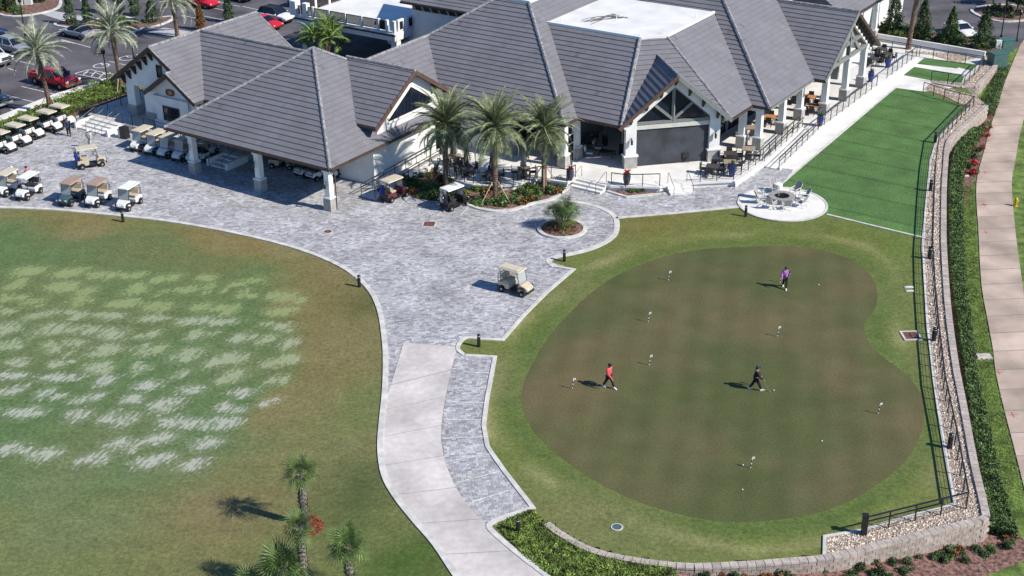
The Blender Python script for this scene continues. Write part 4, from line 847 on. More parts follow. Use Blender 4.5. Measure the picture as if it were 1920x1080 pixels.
def steps(label, u0, u1, v0, v1, z, n, m='concrete_white', side=True, rz=0):
    t = thing('steps', label, 'steps', W((u0 + u1) / 2, v0), -AZ + rz); d = (v1 - v0) / n
    for k in range(n): MB().box((0, d * (k + (n - k) / 2), z * (k + .5) / n), (u1 - u0, d * (n - k), z / n - .002)).build('step', m, t)
    if side:
        for s in (-1, 1): MB().box((s * ((u1 - u0) / 2 + .14), (v1 - v0) / 2, z / 2), (.25, v1 - v0 + .2, z + .04)).build('cheek_wall', 'white_paint', t)
    for s in (-.42, -.12, .2, .42) if u1 - u0 > 3 else (-.4, .4):
        x = (u1 - u0) * s; MB().tube([(x, -.25, .0), (x, -.25, .85), (x, .1, .95), (x, v1 - v0, z + .95), (x, v1 - v0 + .25, z + .9), (x, v1 - v0 + .25, z)], .022, 5).build('handrail', 'black_metal', t)
    return t
steps('white steps with black handrails up to the entry deck at left', -32.2, -28.2, 2.1, 4.1, .6, 4)
steps('short white steps under the covered drive beside the parked carts', -15, -13.1, 1.8, 4.1, .6, 4)
steps('low white steps with handrails between the two planted beds', 13.5, 16.4, 13.9, 15.1, .5, 3, side=False)
st2 = steps('low white steps beside the small planter below the terrace corner', 21.0, 23.0, 17.35, 18.55, .5, 3, side=False, rz=pi / 4)
ZT5 = ZT
railing([W(*q, ZT) for q in ter[3:13]] + [W(10.9, 13.0, ZT)], 'curved black railing around the round patio with closed umbrellas', cables=0, step=1.05)
railing([W(10.95, 13.1, ZT), W(12.0, 13.5, ZT), W(13.3, 13.8, ZT), W(13.4, 15.0, ZT)], 'short black railing left of the low terrace steps', cables=0)
railing([W(16.75, 15.05, ZT), W(17.9, 15.3, ZT), W(20.15, 16.9, ZT)], 'angled black railing behind the small planter bed', cables=0)
railing([W(22.5, 19.4, ZT), W(24.6, 21.2, ZT), W(24.75, 26.5, ZT), W(24.1, 35.6, ZT)], 'black railing from the terrace corner up along the ramp', cables=4, step=1.5)
railing([W(25.75, 36, ZT), W(25.75, 50.6, ZT)], 'black railing along the terrace below the open truss gable', cables=3, step=1.5)
railing([W(25.75, 53.4, ZT), W(25.75, 62, ZT)], 'black railing along the far end of the terrace', cables=3, step=1.5)
def ramp(label, a, b, c, d, z0, z1):
    t = thing('ramp', label, 'ramp', a); P4 = [V3(x) - a for x in (a, b, c, d)]; zs = (z0, z0, z1, z1); mb = MB().add([p + V3((0, 0, -.1)) for p in P4] + [V3((p.x, p.y, z)) for p, z in zip(P4, zs)], [(4, 5, 6, 7), (0, 1, 5, 4), (1, 2, 6, 5), (2, 3, 7, 6), (3, 0, 4, 7)]); mb.build('ramp_slab', 'concrete_white', t)
    for p, q in ((P4[0], P4[3]), (P4[1], P4[2])):
        r = MB(); n = max(2, round((q - p).length / 1.4)); pa = V3((p.x, p.y, z0)); qa = V3((q.x, q.y, z1))
        for k in range(n + 1): x = pa.lerp(qa, k / n); MB().bar(x, x + V3((0, 0, 1)), .05).build('post', 'black_metal', t)
        for z in (1.0, .72): MB().bar(pa + V3((0, 0, z)), qa + V3((0, 0, z)), .05).build('rail', 'black_metal', t)
        MB().bar(pa + V3((0, 0, -.02)), qa + V3((0, 0, .0)), .2, .24).build('ramp_curb', 'concrete_white', t)
    return t
ramp('sloping ramp with black handrails in front of the white sunlit wall', W(.35, 3.4), W(1.75, 3.4), W(1.75, 13.6), W(.35, 13.6), .05, .5)
ramp('sloping ramp with black handrails leading up to the right terrace', W(24.95, 26.4), W(26.3, 26.4), W(25.9, 35.7), W(24.4, 35.7), .05, .5)
railing(tops([(147, 203), (225, 178), (262, 166)], z=.6), 'black railing along the hedge side of the entry deck', cables=5)
railing(tops([(246, 215), (312, 233)], z=.6), 'black railing of the entry deck right of the left steps', cables=5)
railing([W(-22.3, 4.2, .6), W(-15.1, 4.2, .6)], 'black railing of the entry deck behind the parked carts', cables=3)

# ================================================================== VEGETATION
def leaves(pts, size, m, name, parent=None, flat=.35, tint=.3, aspect=.5, col=None, **k):
    pts = np.asarray(pts, float); n = len(pts); rng = np.random.default_rng(n)
    d = rng.normal(size=(n, 3)); d[:, 2] *= flat + .3; d /= np.linalg.norm(d, axis=1)[:, None]
    nn = rng.normal(size=(n, 3)); nn[:, 2] = np.abs(nn[:, 2]) + flat; sd = np.cross(d, nn); sd /= np.linalg.norm(sd, axis=1)[:, None] + 1e-9
    s = (size * rng.uniform(.6, 1.35, n))[:, None]; V = np.stack([pts - d * s * .5, pts + sd * s * aspect * .5, pts + d * s * .5, pts - sd * s * aspect * .5], 1).reshape(-1, 3)
    F = np.arange(n * 4).reshape(-1, 4); g = rng.uniform(1 - tint, 1 + tint, n); h = rng.uniform(-.12, .2, n); C = np.stack([g * (1 + h), g, g * (1 - h)], 1)
    if col is not None: C = C * np.asarray(col)
    return nparr(name, V, F, m, parent, C, **k)
def blob(n, r, c=(0, 0, 0), clumps=10, rng=None):
    """points scattered in uneven clumps through a crown's volume"""
    rng = rng or np.random.default_rng(int(n + clumps)); cc = rng.normal(size=(clumps, 3)); cc /= np.linalg.norm(cc, axis=1)[:, None]; cc *= rng.uniform(.25, .8, (clumps, 1)); cr_ = rng.uniform(.28, .5, clumps)
    i = rng.integers(0, clumps, n); q = rng.normal(size=(n, 3)); q /= np.linalg.norm(q, axis=1)[:, None]; q *= rng.uniform(.45, 1, (n, 1)) ** .6
    return (cc[i] + q * cr_[i][:, None]) * np.asarray(r) + np.asarray(c)
def frond_mesh(L, droop, m, nl=34, seed=0, lw=.05, ll=.55):
    rng = random.Random(seed); pts = []; th = 0; p = V3((0, 0, 0)); n = 12
    for i in range(n + 1):
        pts.append(p.copy()); p = p + V3((math.cos(th), 0, math.sin(th))) * (L / n); th -= droop / n * (.4 + 1.3 * i / n)
    mb = MB().tube(pts, [.035 * (1 - .85 * i / n) for i in range(n + 1)], 4)
    for k in range(nl):
        t = .14 + .86 * k / nl; i = min(int(t * n), n - 1); a = pts[i].lerp(pts[i + 1], t * n - i); d = (pts[i + 1] - pts[i]).normalized(); l = ll * math.sin(min(1, (t * .93 + .12)) * pi) ** .6 * (1.05 - .25 * t)
        for s in (-1, 1):
            dr = (d * .75 + V3((0, s * 1.0, 0)) + V3((0, 0, rng.uniform(-.25, .45)))).normalized(); b = a + dr * l * rng.uniform(.85, 1.1) + V3((0, 0, -.07 * l)); w = d * lw
            mb.add([a - w * .5, a + w * .6, b], [(0, 1, 2)] if s > 0 else [(2, 1, 0)])
    return mb.mesh('frond', m)
FR_ = {}
def fr_set(m):
    if m not in FR_: FR_[m] = [frond_mesh(1, d, m, 46, i, .0135, .2) for i, d in enumerate((.9, 1.3, 1.75))]
    return FR_[m]
def date_palm(base, h, label, n=52, L=2.9, m='frond', lean=(0, 0), group=None, stakes=True, seed=0, r0=.2, lo=-.65):
    rng = random.Random(seed + 11); t = thing('date_palm', label, 'palm tree', base, 0, group); pts = []; rs = []; N = int(h / .085)
    for i in range(N + 1):
        z = h * i / N; pts.append((lean[0] * (z / h) ** 1.5, lean[1] * (z / h) ** 1.5, z)); rs.append((r0 + .1 * math.exp(-z * 3) + (.06 if z > h - .9 else 0)) * (1.08 if i % 2 else .96))
    mb = MB().tube(pts, rs, 10)
    for i in range(2, N):
        for j in range(7):
            a = 2 * pi * (j + .5 * (i % 2)) / 7; c = V3(pts[i]); d = V3((math.cos(a), math.sin(a), 0)); s = V3((-d.y, d.x, 0)) * .07; q = c + d * rs[i] * .92
            mb.add([q - s, q + s, q + d * .07 + V3((0, 0, .085))], [(0, 1, 2)])
    mb.build('trunk', 'bark_palm', t); top = V3(pts[-1]); ms = fr_set(m); ga = 2.39996
    for k in range(n):
        f = k / n; el = 1.42 - (1.42 - lo) * f ** 1.1 + rng.uniform(-.12, .12); o = link('frond', ms[0 if el > .7 else (1 if el > 0 else 2)], t, top + V3((0, 0, .28 - .5 * f)))
        o.rotation_euler = (rng.uniform(-.5, .5), -el, k * ga + rng.uniform(-.2, .2)); s = L * rng.uniform(.78, 1.12) * (.82 if f < .12 else 1); o.scale = (s, s * rng.uniform(.85, 1.2), s)
    dm = fr_set('frond_dead')
    for k in range(rng.randint(3, 5)):
        o = link('frond', dm[1], t, top + V3((0, 0, -.25))); o.rotation_euler = (rng.uniform(-.6, .6), rng.uniform(.95, 1.35), rng.uniform(0, 6.28)); s = L * rng.uniform(.5, .75); o.scale = (s, s * .7, s)
    if stakes:
        for k in range(3):
            a = seed + .6 + k * 2.094; MB().bar((math.cos(a) * .25, math.sin(a) * .25, 1.75), (math.cos(a) * 1.35, math.sin(a) * 1.35, .05), .07).build('stake', 'wood_stake', t)
    return t
date_palm(P(836, 352), 5.4, 'left date palm of three in the curved planted bed by the patio', 62, 3.6, seed=0, lean=(.15, 0))
date_palm(P(929, 378), 6.2, 'middle date palm of three in the curved planted bed by the patio', 62, 3.5, seed=1, lean=(.05, .1))
date_palm(P(1020, 352), 5.1, 'right date palm of three in the curved planted bed by the patio', 62, 3.4, seed=2, lean=(.05, 0))
date_palm(P(96, 213), 6.0, 'silvery date palm in the hedge beside the red pickup', 44, 3.4, 'frond_silver', (-.35, 0), seed=3, lo=-.4)
date_palm(P(229, 170), 6.1, 'silvery date palm in the hedge at the left corner of the clubhouse', 44, 3.4, 'frond_silver', (-.25, 0), seed=4, lo=-.4)
date_palm(P(333, 70), 4.2, 'silvery date palm beside the crosswalk in the car park', 44, 3.3, 'frond_silver', (-.1, 0), lo=-.4, stakes=False, seed=5)
date_palm(P(1703, 92), 7.4, 'tall palm trunk at the far end of the terrace, its crown above the picture', 40, 2.7, 'frond', (.5, 0), seed=6, stakes=False, r0=.24)
# fan palms
def fan_mesh(seed, m='fan_leaf', dr=.6):
    rng = random.Random(seed); mb = MB(); pet = .42; mb.tube([(0, 0, 0), (pet * .5, 0, .05), (pet, 0, 0)], [.02, .016, .012], 4); c = V3((pet, 0, 0)); n = 17
    for k in range(n):
        a = -1.9 + 3.8 * k / (n - 1); l = .84 * (1 - .22 * abs(a) / 2.0) * rng.uniform(.92, 1.06); d = V3((math.cos(a), math.sin(a), 0)); s = V3((-d.y, d.x, 0)); q = c + d * l * .55 + V3((0, 0, -.03)); e = c + d * l + V3((0, 0, -dr * l * .5 - abs(a) * .03))
        mb.add([c, q - s * .024, q + s * .024, e], [(0, 1, 2), (1, 3, 2)])
    return mb.mesh('frond', m)
FANS = [fan_mesh(i, dr=.3 + .25 * i) for i in range(3)]
def sabal(base, h, label, n=24, seed=0, lean=(0, 0), sc=1.0, r=.19, ring=False):
    rng = random.Random(seed + 3); t = thing('cabbage_palm', label, 'palm tree', base); pts = []; N = int(h / .12)
    for i in range(N + 1): z = h * i / N; pts.append((lean[0] * z / h, lean[1] * z / h, z))
    mb = MB().tube(pts, [r * (1.06 if i % 2 else .94) * (1.15 if i > N * .45 else .9) for i in range(N + 1)], 9)
    for i in range(int(N * .35), N):
        for j in range(5):
            a = 2 * pi * (j + .5 * (i % 2)) / 5; c = V3(pts[i]); d = V3((math.cos(a), math.sin(a), 0)); s = V3((-d.y, d.x, 0)) * .06; q = c + d * r * .95
            mb.add([q - s, q + s, q + d * .1 + s * .4 + V3((0, 0, .2)), q + d * .1 - s * .4 + V3((0, 0, .2))], [(0, 1, 2, 3)])
    mb.build('trunk', 'bark_grey', t); top = V3(pts[-1])
    for k in range(n):
        el = 1.35 - 1.9 * (k / n) + rng.uniform(-.15, .15); o = link('frond', FANS[0 if el > .7 else (1 if el > .1 else 2)], t, top + V3((0, 0, .1 - .25 * k / n))); o.rotation_euler = (rng.uniform(-.35, .35), -el, k * 2.39996 + rng.uniform(-.2, .2)); s = sc * rng.uniform(.75, 1.2); o.scale = (s, s, s)
    return t
sabal(P(572, 985), 3.2, 'cabbage palm with its trunk in the ring of red pine straw', 18, 0)
sabal(P(574, 1118), 4.0, 'tall dark trunked cabbage palm at the bottom edge, in front of the pine straw ring', 20, 1, sc=.8)
sabal(P(658, 1112), 2.75, 'cabbage palm nearest the concrete path at the bottom edge', 26, 2, sc=1.0)
sabal(P(535, 1130), 2.0, 'low bushy cabbage palm cut by the bottom edge of the picture', 26, 3, sc=1.25)
sabal(P(470, 1140), 1.3, 'small cabbage palm leftmost at the bottom edge', 18, 4, sc=.9)
ps = P(571, 988); q = np.random.default_rng(2).normal(size=(1500, 2)); q /= np.linalg.norm(q, axis=1)[:, None]; q *= np.random.default_rng(3).uniform(.15, 1.02, (1500, 1)) ** .7
leaves(np.stack([ps.x + q[:, 0] * .95, ps.y + q[:, 1] * .98, np.random.default_rng(4).uniform(.01, .06, 1500)], 1), .28, 'pine_straw', 'pine_straw_ring', None, .1, .3, .1, kind='stuff', label='ring of red pine straw around the palm trunk', cat='pine straw')
# small clustered palm in the round planter
cp = thing('fan_palm', 'small clustered fan palm in the round planter on the paving', 'palm tree', isl + V3((0, 0, .15)))
for k, (dx, dy, hh, ln_) in enumerate([(0, 0, 1.75, .25), (.35, .1, 1.15, .4), (-.35, .05, 1.25, .35), (.1, -.3, .95, .3), (.0, .35, 1.0, .3)]):
    a = math.atan2(dy, dx); e = V3((dx + math.cos(a) * ln_, dy + math.sin(a) * ln_, hh)); MB().tube([(dx * .4, dy * .4, 0), (dx, dy, hh * .5), e], [.07, .055, .05], 7).build('trunk', 'bark_palm', cp)
    for j in range(13):
        o = link('frond', FANS[j % 3], cp, e); o.rotation_euler = (random.uniform(-.3, .3), -(1.25 - 1.7 * j / 13), j * 2.4 + k); s = random.uniform(.75, .95); o.scale = (s, s, s)
def rnd_in(poly, n, rng):
    q = np.array([(p.x, p.y) for p in poly]); a = q.min(0); b = q.max(0); out = np.zeros((0, 2))
    while len(out) < n:
        x = rng.uniform(a, b, (n * 2, 2)); out = np.concatenate([out, x[inpoly(x[:, 0], x[:, 1], poly)]])
    return out[:n]
rg = np.random.default_rng(21)
fl = rg.normal(size=(260, 2)) * .62; fl = fl[np.hypot(*fl.T) < 1.5]
for m, nm, lb, sl_2 in (('leaf_red', 'flowers', 'red bedding flowers around the small palm in the round planter', slice(0, 70)), ('leaf_mid', 'ground_cover', 'low green plants around the small palm in the round planter', slice(70, 260))):
    f2 = fl[sl_2]; pts = np.repeat(np.column_stack([isl.x + f2[:, 0], isl.y + f2[:, 1], np.full(len(f2), .26)]), 7, 0) + rg.normal(size=(len(f2) * 7, 3)) * .07
    leaves(pts, .13, m, nm, None, .5, kind='stuff', label=lb, cat='flowers')
# plants: one thing each, grouped
def plant_proto(n, r, h, size, m, seed, spiky=False):
    rng = np.random.default_rng(seed); a = rng.normal(size=(n, 3)); a /= np.linalg.norm(a, axis=1)[:, None]; a[:, 2] = np.abs(a[:, 2]); a *= rng.uniform(.35, 1, (n, 1)); pts = a * (r, r, h) + (0, 0, .05)
    o = leaves(pts, size, m, 'foliage', None, .5, .35, .3 if spiky else .55); me = o.data; bpy.data.objects.remove(o); return me
PROT = {k: [plant_proto(*a, s, **kw) for s in range(3)] for k, a, kw in (('bush', (260, .45, .6, .16, 'leaf_mid'), {}), ('low', (150, .33, .36, .2, 'leaf_mid'), {'spiky': True}), ('bright', (130, .33, .36, .2, 'leaf_bright'), {'spiky': True}), ('dark', (260, .42, .5, .14, 'leaf_dark'), {}), ('tuft', (90, .26, .34, .2, 'leaf_mid'), {'spiky': True}), ('copper', (150, .33, .34, .17, 'leaf_brown'), {}), ('red', (90, .3, .5, .22, 'leaf_red'), {'spiky': True}))}
def plants(poly, n, kinds, label, group, rng, z=0, low=False, sc=(.8, 1.25), name='shrub', cat='shrub', minpx=0):
    for x, y in rnd_in(poly, n, rng):
        me = PROT[kinds[rng.integers(len(kinds))]][rng.integers(3)]; o = link(name, me, None, (x, y, (zlow(x, y) if low else z)), rng.uniform(0, 6.28), None, label, cat, group); s = rng.uniform(*sc); o.scale = (s, s, s * rng.uniform(.85, 1.15))
bedP = pxs([(690, 372), (745, 345), (812, 312), (830, 325), (850, 345), (880, 352), (930, 356), (985, 350), (1020, 338), (1050, 338), (1068, 350), (1045, 364), (1026, 373), (994, 380), (963, 390), (931, 393), (900, 388), (868, 381), (800, 376), (752, 362), (730, 368)])
struct('planting_bed', MB().sheet([(p.x, p.y, .05) for p in bedP]), 'mulch')
plants(bedP, 112, ['low', 'low', 'bright', 'copper', 'bush'], 'low leafy shrub in the curved bed under the three palms', 'shrubs in the curved bed under the palms', rg, sc=(.95, 1.45))
bed2 = pxs([(1142, 362), (1147, 352), (1190, 357), (1240, 353), (1245, 361), (1175, 369)]); struct('planting_bed', MB().sheet([(p.x, p.y, .06) for p in bed2]), 'mulch')
struct('planter_curb', MB().ribbon(pxs([(1138, 360), (1175, 371), (1248, 364)]), .22, 0, .14), 'curb')
plants(pxs([(1148, 357), (1150, 351), (1190, 357), (1238, 353), (1241, 357), (1190, 362)]), 20, ['low', 'bright'], 'small green shrub in the planter below the terrace corner', 'shrubs in the small terrace planter', rg, sc=(.7, 1))
# hedge on the lower side of the block wall and rows of small shrubs in front of it
def lowpts(L, n, rng, h):
    hl = len(L) // 2; a = smooth_line([PL(*p) for p in L[:hl]], 4); b = smooth_line([PL(*p) for p in L[hl:]], 4); m = min(len(a), len(b)) - 1; i = rng.integers(0, m, n); t = rng.uniform(0, 1, n); s = rng.uniform(0, 1, n)
    A = np.array([tuple(p) for p in a]); B = np.array([tuple(p) for p in b]); q = (A[i] * (1 - t)[:, None] + A[i + 1] * t[:, None]) * (1 - s)[:, None] + (B[i] * (1 - t)[:, None] + B[i + 1] * t[:, None]) * s[:, None]
    bump_ = .85 + .15 * np.sin(q[:, 0] * 3.1 + 1.3 * np.sin(q[:, 1] * 2.3)) * np.sin(q[:, 1] * 2.7); q[:, 2] += np.sqrt(np.clip(rng.uniform(0, 1, n), 0, 1)) * h * bump_ * np.clip(np.minimum(s, 1 - s) * 7 + .5, 0, 1); return q
HED = [(1852, 1002), (1842, 940), (1812, 760), (1796, 640), (1780, 520), (1776, 420), (1778, 340), (1790, 282), (1806, 256), (1908, 1015), (1882, 930), (1853, 800), (1828, 669), (1811, 520), (1806, 417), (1806, 345), (1822, 290), (1855, 240)]
hd = thing('hedge', 'long dark green hedge at the foot of the block wall beside the sidewalk', 'hedge', (0, 0, 0)); leaves(lowpts(HED, 60000, rg, .8), .15, 'leaf_mid', 'foliage', hd, .6, .45)
HED2 = [(1840, 232), (1852, 210), (1862, 175), (1872, 140), (1876, 120), (1862, 236), (1872, 205), (1882, 175), (1890, 150), (1893, 130)]
hd2 = thing('hedge', 'short green hedge at the foot of the upper block wall', 'hedge', (0, 0, 0)); leaves(lowpts([(1832, 210), (1845, 190), (1858, 168), (1868, 145), (1874, 125), (1862, 225), (1870, 205), (1878, 175), (1886, 150), (1893, 130)], 7000, rg, .7), .15, 'leaf_mid', 'foliage', hd2, .6, .45)
bedB = [PL(1300, 1078), PL(1503, 1074), PL(1661, 1050), PL(1760, 1031), PL(1850, 1014), PL(1900, 1008), PL(1912, 1030), PL(1800, 1058), PL(1720, 1080), PL(1560, 1100), PL(1300, 1100)]
plants(bedB, 72, ['tuft', 'dark', 'tuft', 'copper'], 'small dark shrub in the mulch below the block wall at bottom right', 'small shrubs in the mulch below the block wall', rg, low=True, sc=(.55, .85))
plants([PL(*p) for p in [(1803, 300), (1812, 345), (1832, 335), (1848, 280), (1862, 240), (1850, 238), (1815, 285)]], 20, ['red', 'dark'], 'small red and green shrub in the mulch between hedge and sidewalk', 'small shrubs between hedge and sidewalk', rg, low=True)
gcv = [P(*p) for p in [(935, 990), (958, 972), (998, 957), (1032, 990), (1060, 1012), (1130, 1045), (1265, 1066), (1280, 1100), (1060, 1100), (1030, 1080), (975, 1038)]]
gq = rnd_in(gcv, 15000, rg); leaves(np.column_stack([gq, rg.uniform(.03, .16, len(gq))]), .17, 'leaf_bright', 'ground_cover', None, .8, .45, .28, kind='stuff', label='bright green ground cover beside the path at the bottom', cat='ground cover')
# lighter grass blades on the strip beside the walk
gs_ = lowpts([(1880, 985), (1857, 820), (1830, 669), (1812, 520), (1806, 430), (1806, 350), (1945, 985), (1893, 815), (1859, 650), (1838, 530), (1832, 436), (1827, 350)], 16000, rg, .09); leaves(gs_, .13, 'leaf_bright', 'grass_blades', None, .7, .4, .2, kind='stuff', label='mown grass strip between hedge and sidewalk', cat='grass')
# hedge on the left, behind the row of carts
hp = pxs([(-20, 262), (0, 240), (90, 198), (160, 172), (215, 150), (236, 158), (242, 178), (190, 197), (150, 214), (60, 244), (0, 270)]); struct('mulch_bed', MB().sheet([(p.x, p.y, .018) for p in hp]), 'mulch')
hq = rnd_in(hp, 21000, rg); hh_ = 1.0 * (.65 + .35 * np.sin(hq[:, 0] * 2.1 + np.sin(hq[:, 1] * 3)) * np.sin(hq[:, 1] * 1.7)); hd3 = thing('hedge', 'loose green and yellow hedge behind the row of carts at far left', 'hedge', (0, 0, 0))
leaves(np.column_stack([hq, np.sqrt(rg.uniform(0, 1, len(hq))) * hh_]), .16, 'leaf_mid', 'foliage', hd3, .5, .5, col=(1.5, 1.35, .9))
def cypress(px, py, h, r, label, m='leaf_dark', group='cypresses in the car park islands', n=1500):
    h *= 1.15; r *= 1.3; n = 2200; b = P(px, py); t = thing('cypress', label, 'cypress', b, 0, group); rng = np.random.default_rng(int(px)); z = rng.uniform(0, 1, n); rad = r * np.sqrt(np.clip(1 - z, 0, 1)) * np.clip(z * 6 + .5, 0, 1) * (1 + .18 * np.sin(z * 23 + px)); a = rng.uniform(0, 6.28, n); q = rng.uniform(.55, 1, n)
    leaves(np.stack([rad * q * np.cos(a), rad * q * np.sin(a), .15 + z * h], 1), .2, m, 'crown', t, 1.5, .45, .4); MB().tube([(0, 0, 0), (0, 0, h * .6)], [.07, .03], 5).build('trunk', 'bark', t)
for px, py, h, r, lb in [(134, 46, 3.0, .62, 'cypress nearest the silver convertible, left end of the island row'), (165, 43, 2.7, .5, 'slim cypress second from the left in the island row'), (194, 24, 3.0, .6, 'cypress behind the crown of the corner palm, third in the island row'), (224, 24, 3.1, .6, 'cypress fourth in the island row'), (254, 29, 3.0, .6, 'cypress fifth in the island row'), (287, 42, 2.4, .75, 'broad cypress at the right end of the island row'), (24, 21, 3.0, .55, 'cypress in the top left island beside the white boxes'), (5, 20, 3.2, .6, 'cypress cut by the left edge in the top left island'), (430, 42, 3.1, .55, 'lone slim cypress behind the left roof ridge'), (77, 5, 2.4, .6, 'cypress at the top edge of the top left island')]: cypress(px, py, h, r, lb)
cypress(377, 56, 2.5, .5, 'dead brown cypress behind the left roof ridge', 'leaf_brown')
def bushy(px, py, h, r, label, m='leaf_dark', n=2600, size=.26, cone=False, name='tree', pos=None, th=.3, cl=16, asp=.45):
    b = pos or P(px, py); t = thing(name, label, 'tree', b); MB().tube([(0, 0, 0), (.05, 0, h * .45), (0, .05, h * .8)], [.12, .09, .03], 7).build('trunk', 'bark', t); rng = np.random.default_rng(int(px + py))
    lm = MB()
    for k in range(6): a = k * 1.05; lm.tube([(0, 0, h * (.25 + .07 * k)), (math.cos(a) * r * .6, math.sin(a) * r * .6, h * (.4 + .08 * k))], [.05, .015], 5)
    lm.build('limb', 'bark', t)
    if cone:
        z = rng.uniform(0, 1, n) ** 1.25; a = rng.uniform(0, 6.28, n); rad = r * (1 - z) ** .8 * (1 + .28 * np.sin(a * 5 + z * 17)) * rng.uniform(.5, 1.05, n); pts = np.stack([rad * np.cos(a), rad * np.sin(a), .25 + z * h], 1)
    else: pts = blob(n, (r, r, h * (1 - th) / 2), (0, 0, h * (1 + th) / 2), cl, rng)
    leaves(pts, size, m, 'crown', t, .8, .5, asp, **({'col': (1.35, 1.3, 1)} if asp < .3 else {})); return t
mat('frond_lush', (.15, .235, .06), .6, .3, 3, obj_var=.35)
tp = P(606, 66, 3.2); pt_ = thing('clumping_palm', 'feathery bright green clumping palm behind the covered drive roof', 'palm tree', (tp.x, tp.y, 0))
for k in range(11):
    a = k * 2.4; r_ = .35 + .2 * k; hh = random.uniform(1.8, 4.0) if k else 4.2; e = V3((math.cos(a) * r_, math.sin(a) * r_, hh)); MB().tube([(math.cos(a) * .2, math.sin(a) * .2, 0), e * .6, e], [.07, .06, .05], 6).build('trunk', 'bark_palm', pt_)
    for q in range(11):
        o = link('frond', fr_set('frond_lush')[q % 3], pt_, e); o.rotation_euler = (random.uniform(-.4, .4), -(1.35 - 1.6 * q / 11), q * 2.4 + k); z_ = random.uniform(1.8, 2.5); o.scale = (z_, z_ * 1.2, z_)
for px, py, h, r, lb, m in [(1674, 66, 4.6, 1.25, 'conical dark tree left of the tall palm trunk by the car park', 'leaf_dark'), (1727, 74, 4.4, 1.2, 'conical tree right of the tall palm trunk', 'leaf_dark'), (1780, 86, 4.0, 1.15, 'conical tree in the bed beside the small white car', 'leaf_mid'), (1840, 96, 4.6, 1.3, 'dense dark tree beside the green utility boxes', 'leaf_dark')]: bushy(px, py, h, r, lb, m, 3000, .24, True)
for px, py, lb in [(1885, 22, 'broad dark tree in the kerbed island at top right'), (1862, 8, 'dark tree at the top edge over the kerbed island'), (1905, 30, 'dark shrub like tree at the right end of the kerbed island')]: bushy(px, py, 3.2, 1.6, lb, 'leaf_dark', 2200, .28)
bedT = pxs([(1646, 62), (1650, 72), (1700, 80), (1780, 94), (1850, 105), (1880, 100), (1868, 88), (1800, 76), (1740, 66), (1690, 60)]); struct('mulch_bed', MB().sheet([(p.x, p.y, .35) for p in bedT]), 'mulch')
plants(bedT, 34, ['dark', 'bush', 'low'], 'green shrub in the bed behind the white planter wall', 'shrubs behind the white planter wall', rg, z=.35, sc=(.9, 1.6))
pw = thing('planter_wall', 'long low white planter wall at the far end of the terrace', 'wall', P(1700, 86)); MB().ribbon([p - P(1700, 86) for p in pxs([(1645, 76), (1700, 85), (1778, 98), (1846, 110)])], .25, 0, .75).build('wall', 'stucco', pw)
for px, py in ((1647, 40), (1735, 58)): o = link('shrub', PROT['red'][0], None, P(px, py, .3), 0, None, 'red leaved shrub %s the tall palm trunk' % ('left of' if px < 1700 else 'right of'), 'shrub'); o.scale = (1.5, 1.5, 2.4)

# ================================================================== CAR PARK
lot = [P(-900, 330), P(-20, 232), P(0, 219), P(110, 175), P(205, 147), P(300, 120), P(560, 130), P(900, 140), P(1560, 60), P(1645, 60), P(1700, 58), P(1760, 66), P(1850, 86), P(1905, 92), P(1925, 70), V3((110, 175, 0)), V3((130, 420, 0)), V3((-300, 420, 0)), V3((-300, 190, 0))]
struct('car_park', MB().sheet([(p.x, p.y, .01) for p in lot]), 'asphalt')
struct('kerb_walk', MB().prism([(p.x, p.y) for p in pxs([(-20, 228), (0, 219), (100, 179), (210, 145), (213, 151), (105, 186), (0, 227), (-20, 236)])], 0, .13), 'concrete_white')
def island(px, m='mulch', name='island_bed', h=.14):
    pts = smooth_line(pxs(px), 3, True); struct('island_kerb', MB().ribbon(pts, .35, 0, h, True), 'curb'); struct(name, MB().sheet([(p.x, p.y, .1) for p in pts]), m)
island([(-30, -6), (60, -14), (108, -6), (112, 12), (92, 22), (40, 31), (-5, 26)]); island([(104, 48), (118, 40), (160, 42), (215, 30), (262, 38), (318, 32), (322, 38), (296, 49), (262, 55), (240, 66), (205, 60), (140, 54)])
island([(1822, 22), (1836, 14), (1880, 10), (1925, 16), (1940, 34), (1890, 42), (1850, 36)])
for pg in ([(73, 25), (95, 20), (160, 30), (150, 42), (120, 40)], [(276, 60), (308, 52), (360, 60), (330, 70)]): struct('crossing', MB().sheet([(p.x, p.y, .018) for p in pxs(pg)]), 'paver')
plants(pxs([(-20, 24), (40, 28), (90, 20), (104, 8), (60, 2), (-20, 6)]), 12, ['bush', 'bright'], 'low green shrub in the top left car park island', 'shrubs in the top left island', rg, z=.1, sc=(.9, 1.5))
plants(pxs([(125, 46), (165, 46), (215, 36), (262, 42), (300, 40), (290, 47), (250, 58), (205, 57)]), 16, ['bush', 'dark', 'bright'], 'low green shrub in the cypress island of the car park', 'shrubs in the cypress island', rg, z=.1, sc=(.8, 1.4))
plants(pxs([(1830, 22), (1880, 14), (1925, 20), (1925, 34), (1880, 38)]), 9, ['dark', 'bush'], 'dark shrub in the kerbed island at top right', 'shrubs in the top right island', rg, z=.1, sc=(1, 1.8))
pl2 = MB()
for a, b in [((0, 108), (65, 121)), ((15, 128), (30, 133)), ((115, 74), (170, 89)), ((180, 73), (206, 79)), ((40, 162), (108, 178)), ((10, 178), (70, 193)), ((205, 115), (236, 122)), ((383, 30), (440, 42)), ((340, 29), (367, 34)), ((400, 15), (425, 20)), ((405, 3), (450, 12)), ((18, 204), (32, 208)), ((150, 0), (158, 6)), ((255, 102), (265, 105)), ((1800, 74), (1818, 60)), ((455, 12), (520, 26)), ((590, 40), (640, 32))]: pl2.ribbon([P(*a, .02), P(*b, .02)], .13, 0, .005)
